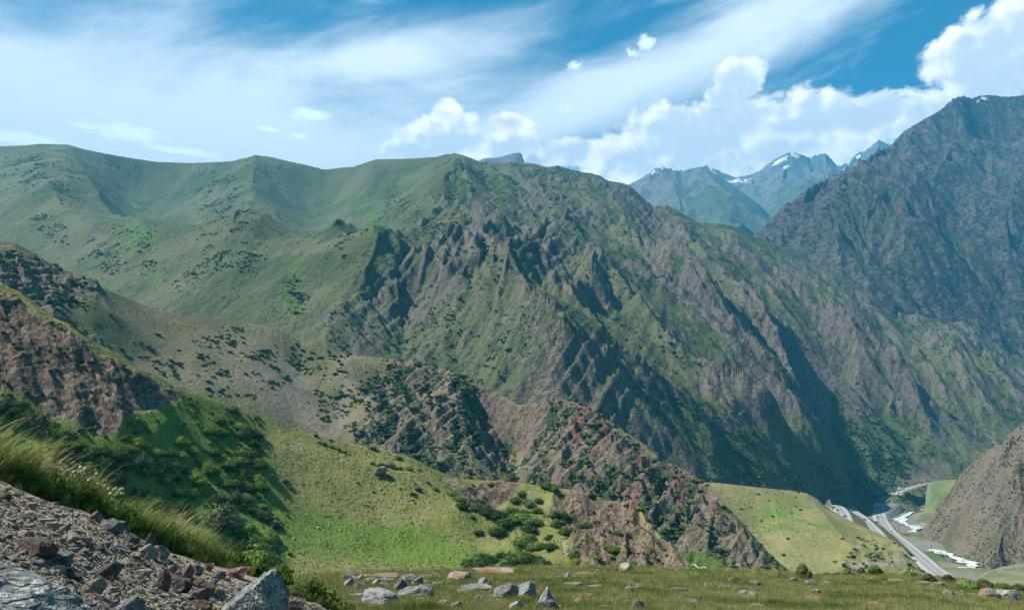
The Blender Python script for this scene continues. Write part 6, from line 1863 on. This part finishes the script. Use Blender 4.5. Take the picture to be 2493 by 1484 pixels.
def tube(p0, p1, r0_, r1_, n=5):
    p0, p1 = np.array(p0, float), np.array(p1, float)
    d = p1 - p0; d /= np.linalg.norm(d) + 1e-9
    u_ = np.cross(d, (0.3, 0.9, 0.2)); u_ /= np.linalg.norm(u_); w_ = np.cross(d, u_)
    a = np.arange(n) * 2 * np.pi / n
    ring = np.cos(a)[:, None] * u_ + np.sin(a)[:, None] * w_
    V = np.concatenate([p0 + ring * r0_, p1 + ring * r1_])
    F = np.array([(i, (i + 1) % n, n + (i + 1) % n, n + i) for i in range(n)])
    return V, F


def thistle(loc, h, seed, lab):
    r = np.random.default_rng(seed)
    SV, SF, n0 = [], [], 0
    LV, LF, l0 = [], [], 0
    heads = []
    tops = [np.array((0.05 * h, 0, h))] + [np.array((r.uniform(-.3, .3) * h, r.uniform(-.2, .2) * h, h * r.uniform(.65, .98))) for _ in range(8)]
    for k, tp in enumerate(tops):
        st = np.array((0, 0, 0)) if k == 0 else np.array((0.02 * h, 0, h * r.uniform(0.3, 0.6)))
        V, F = tube(st, tp, 0.010 * h, 0.006 * h)
        SV.append(V); SF.append(F + n0); n0 += len(V)
        heads.append(tp)
        for j in range(7):
            t = r.random(); c_ = st + (tp - st) * t
            a = r.random() * 6.28; L_ = h * r.uniform(0.08, 0.2) * (1.2 - t * .6)
            d = np.array((math.cos(a), math.sin(a), r.uniform(-.2, .5)))
            s_ = np.cross(d, (0, 0, 1)); s_ /= np.linalg.norm(s_) + 1e-6
            LV.append(np.array([c_, c_ + d * L_ * .5 + s_ * L_ * .16, c_ + d * L_, c_ + d * L_ * .5 - s_ * L_ * .16])); LF.append((l0, l0 + 1, l0 + 2, l0 + 3)); l0 += 4
    o = put('thistle', raw_mesh('thistle_stem', np.concatenate(SV), [np.concatenate(SF)], m_stem), loc, 1.0)
    tag(o, lab, 'thistle')
    lf = bpy.data.objects.new('leaves', raw_mesh('thistle_leaves', np.concatenate(LV), [np.array(LF)], m_stem)); COL.objects.link(lf); lf.parent = o
    iv, ifc = ICO[1]
    for k, tp in enumerate(heads):
        rr = 0.030 * r.uniform(.8, 1.2)
        hv_ = iv * rr * (1 + 0.35 * r.random((len(iv), 1))) * np.array((1, 1, 1.05)) + tp
        fh = bpy.data.objects.new('flower_head', raw_mesh('thistle_head', hv_, [ifc], m_head)); COL.objects.link(fh); fh.parent = o
        if k % 2 == 0:
            pv_ = iv * rr * 0.75 * (1 + 0.3 * r.random((len(iv), 1))) * np.array((1, 1, .7)) + tp + np.array((0, 0, rr * 0.9))
            ph = bpy.data.objects.new('petals', raw_mesh('thistle_petals', pv_, [ifc], m_petal)); COL.objects.link(ph); ph.parent = fh


for k, (u, v, h, lab) in enumerate(((72, 1200, 0.75, 'thistle standing alone at the left of the bank crest'), (150, 1222, 0.72, 'thistle with cream heads, second from the left on the crest'), (182, 1235, 0.85, 'tallest thistle in the middle of the crest group'), (212, 1240, 0.72, 'thistle with brown heads right of the tallest one'),
                                    (236, 1250, 0.80, 'thistle rising behind the white and red stone'), (262, 1262, 0.62, 'thistle behind the streaked blue boulder'), (290, 1278, 0.60, 'last thistle of the row on the crest'), (205, 1262, 0.45, 'short thistle with one white head at the grass edge'))):
    a = (u - UC) / F_PX / (CP + 0.15 * SP)
    dc = bank.lines(np.array([a]))[0][0]
    y = dc + 0.35 + 0.15 * (k % 3)
    thistle((a * y, y, 0.12 + float(bank_z(np.array([a * y]), np.array([y]))[0])), h, 200 + k, lab)
# yellow-green spiny plants low in the rubble and the leafy plant in the corner
m_spine = leaf_mat('spiny_plant', (0.20, 0.19, 0.06), (0.34, 0.30, 0.11), 0.3, 20)
for k, (u, v, w, lab) in enumerate(((478, 1412, 26, 'yellow spiny plant under the red-stone heap'), (530, 1440, 34, 'yellow spiny plant left of the triangular boulder'), (490, 1470, 50, 'green and yellow spiny plant at the bottom edge'), (520, 1484, 40, 'low spiny plant at the bottom edge beside the triangular boulder'))):
    b_ = surf_hit(bank_z, u, v, 4, 22)
    s = w * b_[1] / F_PX * 0.6
    tag(put('spiny_plant', bush_mesh('spiny_leaves', 70 + k, 4, 260, 0.13, m_spine, 0, 0.5), (b_[0], b_[1] - 0.15, b_[2]), (s, s, s * 0.8), k), lab, 'plant')
m_leafy = leaf_mat('leafy_plant', (0.030, 0.060, 0.012), (0.085, 0.125, 0.025), 0.3, 8)
rr_ = np.random.default_rng(77)
SV, SF, LV, LF, n0, l0 = [], [], [], [], 0, 0
for k in range(16):
    tp = np.array((rr_.uniform(-.30, .30), rr_.uniform(-.2, .2), rr_.uniform(.35, .78)))
    V, F = tube((0, 0, -.1), tp, 0.008, 0.004)
    SV.append(V); SF.append(F + n0); n0 += len(V)
    for j in range(46):
        t = rr_.uniform(.25, 1.02); c_ = tp * t
        d = rr_.normal(size=3); d[2] = abs(d[2]); d /= np.linalg.norm(d)
        L_ = rr_.uniform(.02, .05); s_ = np.cross(d, rr_.normal(size=3)); s_ /= np.linalg.norm(s_)
        LV.append(np.array([c_, c_ + d * L_ * .5 + s_ * L_ * .2, c_ + d * L_, c_ + d * L_ * .5 - s_ * L_ * .2])); LF.append((l0, l0 + 1, l0 + 2, l0 + 3)); l0 += 4
b_ = P(-2, 1500, 4.4)
o = put('leafy_plant', raw_mesh('plant_leaves', np.concatenate(LV), [np.array(LF)], m_leafy), (b_[0], b_[1], float(bank_z(np.array([b_[0]]), np.array([b_[1]]))[0]) - 0.05), 0.62)
tag(o, 'dark green leafy plant at the left edge in front of the smooth boulder', 'plant')
st = bpy.data.objects.new('stem', raw_mesh('plant_stems', np.concatenate(SV), [np.concatenate(SF)], m_stem)); COL.objects.link(st); st.parent = o

# shrubs on the far edge of the meadow
m_brownb = leaf_mat('bush_leaves_olive', (0.035, 0.042, 0.016), (0.070, 0.075, 0.028), 0.2)
EB = [bush_mesh('edge_bush', 81, 8, 520, 0.07, m_brownb), bush_mesh('edge_bush_b', 82, 7, 480, 0.07, m_bush)]
for k, (u, v, w, h, lab) in enumerate(((1955, 1404, 44, 34, 'olive-brown bush on the skyline in the middle of the meadow edge'), (2060, 1396, 24, 18, 'dark bush on the meadow edge, left of the trio'), (2098, 1394, 24, 16, 'dark bush on the meadow edge, middle of the trio'), (2132, 1398, 36, 28, 'biggest dark bush of the trio on the meadow edge'), (2175, 1384, 30, 12, 'low bush behind the tan rock'),
                                       (2215, 1402, 32, 18, 'olive bush at the road end of the view'), (2262, 1392, 34, 20, 'round bush overlapping the road'), (2292, 1398, 20, 14, 'small bush right of the one overlapping the road'), (2262, 1420, 44, 26, 'shadowed bush behind the red-streaked slab'), (2236, 1418, 34, 22, 'bush left of the shadowed one'), (2310, 1416, 40, 20, 'bush at the start of the dark hedge'),
                                       (2350, 1428, 60, 26, 'first bush of the dark hedge'), (2395, 1432, 64, 26, 'second bush of the dark hedge'), (2440, 1438, 64, 24, 'third bush of the dark hedge'), (2482, 1442, 56, 24, 'last bush of the dark hedge'), (1475, 1392, 14, 12, 'small dark bush behind the meadow edge'))):
    b_ = surf_hit(meadow_z, u, v + 1, 22, 66)
    s = w * b_[1] / F_PX * 0.55
    tag(put('bush', EB[k % 2], (b_[0], b_[1], b_[2] - 0.1 * s), (s, s, h / w * s * 1.9), k * 1.3), lab, 'bush')
# ================================================================ ROAD, RIVER, TRAFFIC
def smooth_line(pts, n=8):
    pts = np.asarray(pts, float); out = []
    for i in range(len(pts) - 1):
        p0, p1, p2, p3 = pts[max(i - 1, 0)], pts[i], pts[i + 1], pts[min(i + 2, len(pts) - 1)]
        for t in np.arange(n) / n:
            out.append(0.5 * ((2 * p1) + (-p0 + p2) * t + (2 * p0 - 5 * p1 + 4 * p2 - p3) * t * t + (-p0 + 3 * p1 - 3 * p2 + p3) * t ** 3))
    out.append(pts[-1])
    return np.array(out)


def ribbon(name, line, offs, dz, mat, parent=None):
    """strip along a line; offs = offsets across, dz = heights"""
    t = np.gradient(line[:, :2], axis=0); t /= np.linalg.norm(t, axis=1, keepdims=True) + 1e-9
    nrm = np.stack([t[:, 1], -t[:, 0]], 1)
    k = len(offs)
    V = np.stack([np.concatenate([line[:, :2] + nrm * o, (line[:, 2] + z)[:, None]], 1) for o, z in zip(offs, dz)], 1).reshape(-1, 3)
    F = []
    for i in range(len(line) - 1):
        for j in range(k - 1):
            F.append((i * k + j, i * k + j + 1, (i + 1) * k + j + 1, (i + 1) * k + j))
    o = bpy.data.objects.new(name, raw_mesh(name, V, [np.array(F)], mat, True))
    COL.objects.link(o)
    if parent: o.parent = parent
    return o


def simple_mat(name, a, b_, scale, rough=0.85, bs=0.0):
    m, nt, b = new_mat(name)
    p = obj_coord()
    n_ = noise(p, scale, 4, 0.65)
    c_ = mixc(sstep(n_, 0.3, 0.7), a, b_)
    nt.links.new(c_.s, b.inputs['Base Color'])
    b.inputs['Roughness'].default_value = rough
    if bs: bump(b, n_, bs, 0.3)
    return m


m_asph = simple_mat('asphalt', (0.17, 0.175, 0.18), (0.22, 0.225, 0.225), 0.35, 0.8)
m_shld = simple_mat('road_gravel', (0.25, 0.25, 0.235), (0.33, 0.32, 0.30), 0.25, 0.95)
m_line = simple_mat('road_paint', (0.62, 0.60, 0.50), (0.74, 0.72, 0.62), 0.5, 0.7)
m_bankg = simple_mat('embankment', (0.065, 0.085, 0.030), (0.135, 0.130, 0.060), 0.12, 0.95, 0.4)


def make_road(line, lab, emb=3.0, name='road'):
    root = ribbon(name, line, (-4.2, 4.2), (0.0, 0.0), m_asph)
    tag(root, lab, 'road', kind='structure')
    ribbon('shoulder', line, (-6.6, -4.2, 4.2, 6.6), (-0.35, -0.03, -0.03, -0.35), m_shld, root)
    ribbon('bed', line, (-6.6 - emb * 1.6, -6.6), (-0.4 - emb, -0.36), m_bankg, root)
    ribbon('bed', line, (6.6, 6.6 + emb * 1.6), (-0.36, -0.4 - emb), m_bankg, root)
    for o_ in (-3.9, 3.9, 0.0):
        ribbon('painted_line', line, (o_ - 0.09, o_ + 0.09), (0.02, 0.02), m_line, root)
    return root


main_line = smooth_line(road_w)
make_road(main_line, 'grey two-lane road curving along the valley floor', 2.0)
up_line = smooth_line([P(1990, 1236, 790), P(2012, 1228, 800), P(2030, 1230, 775), P(2042, 1238, 740), P(2050, 1252, 690), P(2056, 1270, 640), P(2060, 1290, 600)])
make_road(up_line, 'upper bend of the road seen over the green spur', 14.0)
mid_line = smooth_line([P(2050, 1233, 850), P(2066, 1240, 820), P(2085, 1252, 770), P(2105, 1270, 710), P(2125, 1290, 655), P(2145, 1315, 600)])
make_road(mid_line, 'middle stretch of the road between the two bends', 9.0)

# river
m_riv, nt, b = new_mat('white_water')
p = obj_coord()
n_ = noise(vmath('MULTIPLY', p, (1, 1, 1)), 0.35, 5, 0.7)
c_ = mixc(sstep(n_, 0.44, 0.58), (0.22, 0.27, 0.28), (0.86, 0.88, 0.89))
nt.links.new(c_.s, b.inputs['Base Color'])
b.inputs['Roughness'].default_value = 0.35
bump(b, n_, 0.8, 0.5)
rl = smooth_line(river_w, 10)
wv = 4.2 + 1.7 * np.sin(np.arange(len(rl)) * 0.35) + 1.2 * np.sin(np.arange(len(rl)) * 0.83)
t = np.gradient(rl[:, :2], axis=0); t /= np.linalg.norm(t, axis=1, keepdims=True)
nrm = np.stack([t[:, 1], -t[:, 0]], 1)
V = np.stack([np.concatenate([rl[:, :2] + nrm * s * wv[:, None], rl[:, 2:] + 0.3], 1) for s in (-1, 0, 1)], 1).reshape(-1, 3)
V[1::3, 2] += 0.15
F = np.array([(i * 3 + j, i * 3 + j + 1, i * 3 + j + 4, i * 3 + j + 3) for i in range(len(rl) - 1) for j in (0, 1)])
o = bpy.data.objects.new('river', raw_mesh('river', V, [F], m_riv, True)); COL.objects.link(o)
tag(o, 'white foaming river winding below the road', 'river', kind='structure')
mh = z_at(LANDS['mid'][0], LANDS['mid'][1], LANDS['mid'][2])
for pts, lab in (([(1655, 1352), (1690, 1362), (1720, 1374), (1745, 1384), (1770, 1398)], 'thin white stream in the green gully, upper thread'), ([(1668, 1376), (1700, 1380), (1725, 1390), (1740, 1402)], 'thin white stream in the green gully, lower thread')):
    L_ = []
    for (u, v) in pts:
        h_ = surf_hit(mid.height, u, v, 200, 420)
        L_.append((h_[0], h_[1], mh(h_[0], h_[1])[0] + 0.35))
    sl_ = smooth_line(L_, 8)
    sl_[:, 2] = mh(sl_[:, 0], sl_[:, 1]) + 0.25
    o = ribbon('stream', sl_, (-0.35, 0.0, 0.35), (0.0, 0.12, 0.0), m_riv)
    tag(o, lab, 'stream', kind='structure')

# retaining wall beside the upper bend
m_conc = simple_mat('concrete', (0.10, 0.10, 0.10), (0.16, 0.158, 0.152), 0.4, 0.9, 0.2)
wl = np.array([P(2008, 1234, 775), P(2018, 1236, 765), P(2026, 1242, 745), P(2032, 1252, 715)])
wt = [(1224), (1219), (1230), (1246)]
V = []
for q, (uu_, vt) in zip(wl, ((2008, 1230), (2019, 1214), (2026, 1232), (2032, 1248))):
    top = P(uu_, vt, q[1])
    for dy in (0.0, 1.2):
        V += [(q[0], q[1] + dy, q[2] - 8), (top[0], top[1] + dy, top[2])]
F = []
for i in range(3):
    a_ = i * 4
    F += [(a_, a_ + 4, a_ + 5, a_ + 1), (a_ + 2, a_ + 3, a_ + 7, a_ + 6), (a_ + 1, a_ + 5, a_ + 7, a_ + 3)]
F += [(0, 1, 3, 2), (12, 14, 15, 13)]
o = bpy.data.objects.new('retaining_wall', raw_mesh('retaining_wall', np.array(V), [np.array(F)], m_conc)); COL.objects.link(o)
tag(o, 'pointed grey retaining wall beside the upper road bend', 'wall')

# utility poles
m_pole = simple_mat('pole_wood', (0.06, 0.05, 0.045), (0.10, 0.085, 0.07), 3.0)
for (u, vb2, vt, lab) in ((2168, 1240, 1215, 'utility pole at the inside of the road bend'), (2189, 1292, 1270, 'utility pole in front of the gravel patch by the river'), (2269, 1344, 1326, 'utility pole near the river below the brown hillside'), (2394, 1376, 1357, 'utility pole by the track at the end of the valley')):
    q = on_floor(u, vb2, ZV)
    h = (vb2 - vt) * q[1] / F_PX
    V, F = tube((0, 0, -0.5), (0, 0, h), 0.22, 0.16, 8)
    o = put('utility_pole', raw_mesh('pole_shaft', V, [F], m_pole, True), q, 1.0); tag(o, lab, 'pole')
    V, F = tube((-1.1, 0, h * 0.93), (1.1, 0, h * 0.93), 0.09, 0.09, 6)
    c_ = bpy.data.objects.new('crossarm', raw_mesh('pole_crossarm', V, [F], m_pole)); COL.objects.link(c_); c_.parent = o
    for x in (-0.9, 0.0, 0.9):
        V, F = tube((x, 0, h * 0.93), (x, 0, h * 0.93 + 0.3), 0.06, 0.04, 6)
        c_ = bpy.data.objects.new('insulator', raw_mesh('pole_insulator', V, [F], m_conc)); COL.objects.link(c_); c_.parent = o


# vehicles
def paint(name, c_):
    m, nt, b = new_mat(name)
    b.inputs['Base Color'].default_value = (*c_, 1); b.inputs['Roughness'].default_value = 0.35; b.inputs['Specular IOR Level'].default_value = 0.5
    n_ = noise(obj_coord(), 6.0, 2, 0.5)
    col = mixc(n_ * 0.25, c_, tuple(x * 0.6 for x in c_))
    nt.links.new(col.s, b.inputs['Base Color'])
    return m


m_glass = paint('car_glass', (0.03, 0.035, 0.04))
m_tyre = paint('tyre_rubber', (0.02, 0.02, 0.02))


def prism(profile, w, bev=0.06):
    """side profile (x, z) extruded across y with a tucked edge"""
    pr = np.array(profile, float); n_ = len(pr); c_ = pr.mean(0)
    ins = c_ + (pr - c_) * 0.96
    rows = [(ins, -w / 2), (pr, -w / 2 + bev), (pr, w / 2 - bev), (ins, w / 2)]
    V = np.concatenate([np.stack([q[:, 0], np.full(n_, y), q[:, 1]], 1) for q, y in rows])
    F = [(r_ * n_ + i, r_ * n_ + (i + 1) % n_, (r_ + 1) * n_ + (i + 1) % n_, (r_ + 1) * n_ + i) for r_ in range(3) for i in range(n_)]
    Vc = np.concatenate([V, [[c_[0], -w / 2, c_[1]], [c_[0], w / 2, c_[1]]]])
    T = [(4 * n_, (i + 1) % n_, i) for i in range(n_)] + [(4 * n_ + 1, 3 * n_ + i, 3 * n_ + (i + 1) % n_) for i in range(n_)]
    return Vc, [np.array(F), np.array(T)]


def vehicle(name, line, u, v, col, lab, kind='car', side=1.8, heading=1, cat='car'):
    tgt = np.array([proj(*q) for q in line])
    k = int(np.argmin((tgt[:, 0] - u) ** 2 + (tgt[:, 1] - v) ** 2)); k = min(max(k, 1), len(line) - 2)
    d = line[k + 1] - line[k - 1]; ang = math.atan2(d[1], d[0]) + (math.pi if heading < 0 else 0)
    nrm_ = np.array((math.sin(ang), -math.cos(ang), 0))
    pos = line[k] + nrm_ * side
    L_, W_, H_ = {'car': (4.4, 1.75, 1.45), 'van': (6.5, 2.2, 2.7), 'truck': (7.5, 2.4, 3.0)}[kind]
    hl = L_ / 2
    if kind == 'car':
        body = [(-hl, .35), (-hl, .85), (-hl * .9, .95), (hl * .45, .95), (hl * .95, .80), (hl, .55), (hl, .32)]
        cab = [(-hl * .78, .93), (-hl * .52, H_), (hl * .12, H_), (hl * .45, .93)]
    elif kind == 'van':
        body = [(-hl, .4), (-hl, 1.4), (hl * .8, 1.4), (hl, 1.1), (hl, .4)]
        cab = [(-hl, 1.38), (-hl * .97, H_), (hl * .6, H_), (hl * .8, 1.38)]
    else:
        body = [(-hl, .7), (-hl, H_), (hl * .35, H_), (hl * .35, .7)]
        cab = [(hl * .4, .6), (hl * .4, 2.4), (hl * .9, 2.4), (hl, 1.5), (hl, .6)]
    V, F = prism(body, W_)
    o = put(name, raw_mesh(name + '_body', V, F, paint(name + '_paint', col)), pos + np.array((0, 0, 0.02)), 1.0, ang)
    tag(o, lab, cat)
    V, F = prism(cab, W_ * 0.9)
    c_ = bpy.data.objects.new('cabin', raw_mesh('cabin', V, F, paint('cabin_paint', col))); COL.objects.link(c_); c_.parent = o
    cb = np.array(cab); cc = cb.mean(0); cw = cc + (cb - cc) * 0.78
    V, F = prism(cw, W_ * 0.9 + 0.03, 0.01)
    g_ = bpy.data.objects.new('window', raw_mesh('side_window', V, F, m_glass)); COL.objects.link(g_); g_.parent = c_
    for sx_ in (-0.6, 0.62):
        for sy_ in (-1, 1):
            V, F = tube((0, -0.12, 0), (0, 0.12, 0), 0.33, 0.33, 10)
            Vv = np.concatenate([V, [[0, -0.12, 0], [0, 0.12, 0]]]); T = [(20, i, (i + 1) % 10) for i in range(10)] + [(21, 10 + (i + 1) % 10, 10 + i) for i in range(10)]
            w_ = bpy.data.objects.new('wheel', raw_mesh('wheel', Vv, [F, np.array(T)], m_tyre)); COL.objects.link(w_); w_.parent = o
            w_.location = (sx_ * hl, sy_ * (W_ / 2 - 0.1), 0.33)


vehicle('van', main_line, 2197, 1203, (0.75, 0.76, 0.78), 'white van driving on the far straight of the valley road', 'truck', 1.8, 1, 'van')
vehicle('car', main_line, 2184, 1208, (0.03, 0.035, 0.05), 'dark car following the white van', 'car', -1.8, 1)
vehicle('car', main_line, 2191, 1206, (0.04, 0.05, 0.09), 'dark blue car beside the white van', 'car', 1.8, -1)
vehicle('car', main_line, 2240, 1188, (0.6, 0.62, 0.64), 'silver car farthest along the straight', 'car', 1.8, 1)
vehicle('car', main_line, 2310, 1170, (0.04, 0.04, 0.045), 'black car where the road vanishes behind the brown hill', 'car', 1.8, 1)
vehicle('car', main_line, 2166, 1288, (0.35, 0.38, 0.45), 'grey-blue car on the near straight below the bend', 'car', 1.8, 1)
vehicle('car', main_line, 2182, 1290, (0.28, 0.02, 0.02), 'red car parked on the roadside gravel', 'car', 11.5, 1)
vehicle('car', main_line, 2140, 1262, (0.05, 0.05, 0.055), 'dark car in the bend of the valley road', 'car', -1.8, 1)
vehicle('car', mid_line, 2075, 1246, (0.10, 0.11, 0.12), 'dark grey car high on the middle stretch of road', 'car', 1.8, 1)
vehicle('car', mid_line, 2097, 1266, (0.05, 0.055, 0.06), 'black car low on the middle stretch of road', 'car', -1.8, 1)
vehicle('car', mid_line, 2068, 1240, (0.78, 0.78, 0.78), 'white car at the top of the middle stretch of road', 'car', -1.8, 1)
vehicle('car', up_line, 2041, 1245, (0.06, 0.06, 0.065), 'dark car leaving the upper bend, first one', 'car', 1.8, 1)
vehicle('car', up_line, 2050, 1256, (0.09, 0.08, 0.08), 'brown car leaving the upper bend, second one', 'car', -1.8, 1)
# ---------------------------------------------------------------- haze
def make_haze():
    x0, x1, y0, y1, z0, z1 = -8200, 8200, -3200, 8200, -140, 2720
    me = bpy.data.meshes.new('haze')
    v = [(x, y, z) for z in (z0, z1) for y in (y0, y1) for x in (x0, x1)]
    f = [(0, 2, 3, 1), (4, 5, 7, 6), (0, 1, 5, 4), (2, 6, 7, 3), (0, 4, 6, 2), (1, 3, 7, 5)]
    me.from_pydata(v, [], f)
    o = bpy.data.objects.new('haze', me)
    COL.objects.link(o)
    m = bpy.data.materials.new('haze_air')
    m.use_nodes = True
    nt = m.node_tree
    nt.nodes.clear()
    out = nt.nodes.new('ShaderNodeOutputMaterial')
    pv = nt.nodes.new('ShaderNodeVolumePrincipled')
    pv.inputs['Color'].default_value = (0.07, 0.40, 0.66, 1)
    pv.inputs['Density'].default_value = HAZE
    pv.inputs['Anisotropy'].default_value = 0.0
    nt.links.new(pv.outputs[0], out.inputs['Volume'])
    me.materials.append(m)
    tag(o, 'thin blue haze in the mountain air', 'haze', kind='stuff')


HAZE = 1.3e-4
make_haze()
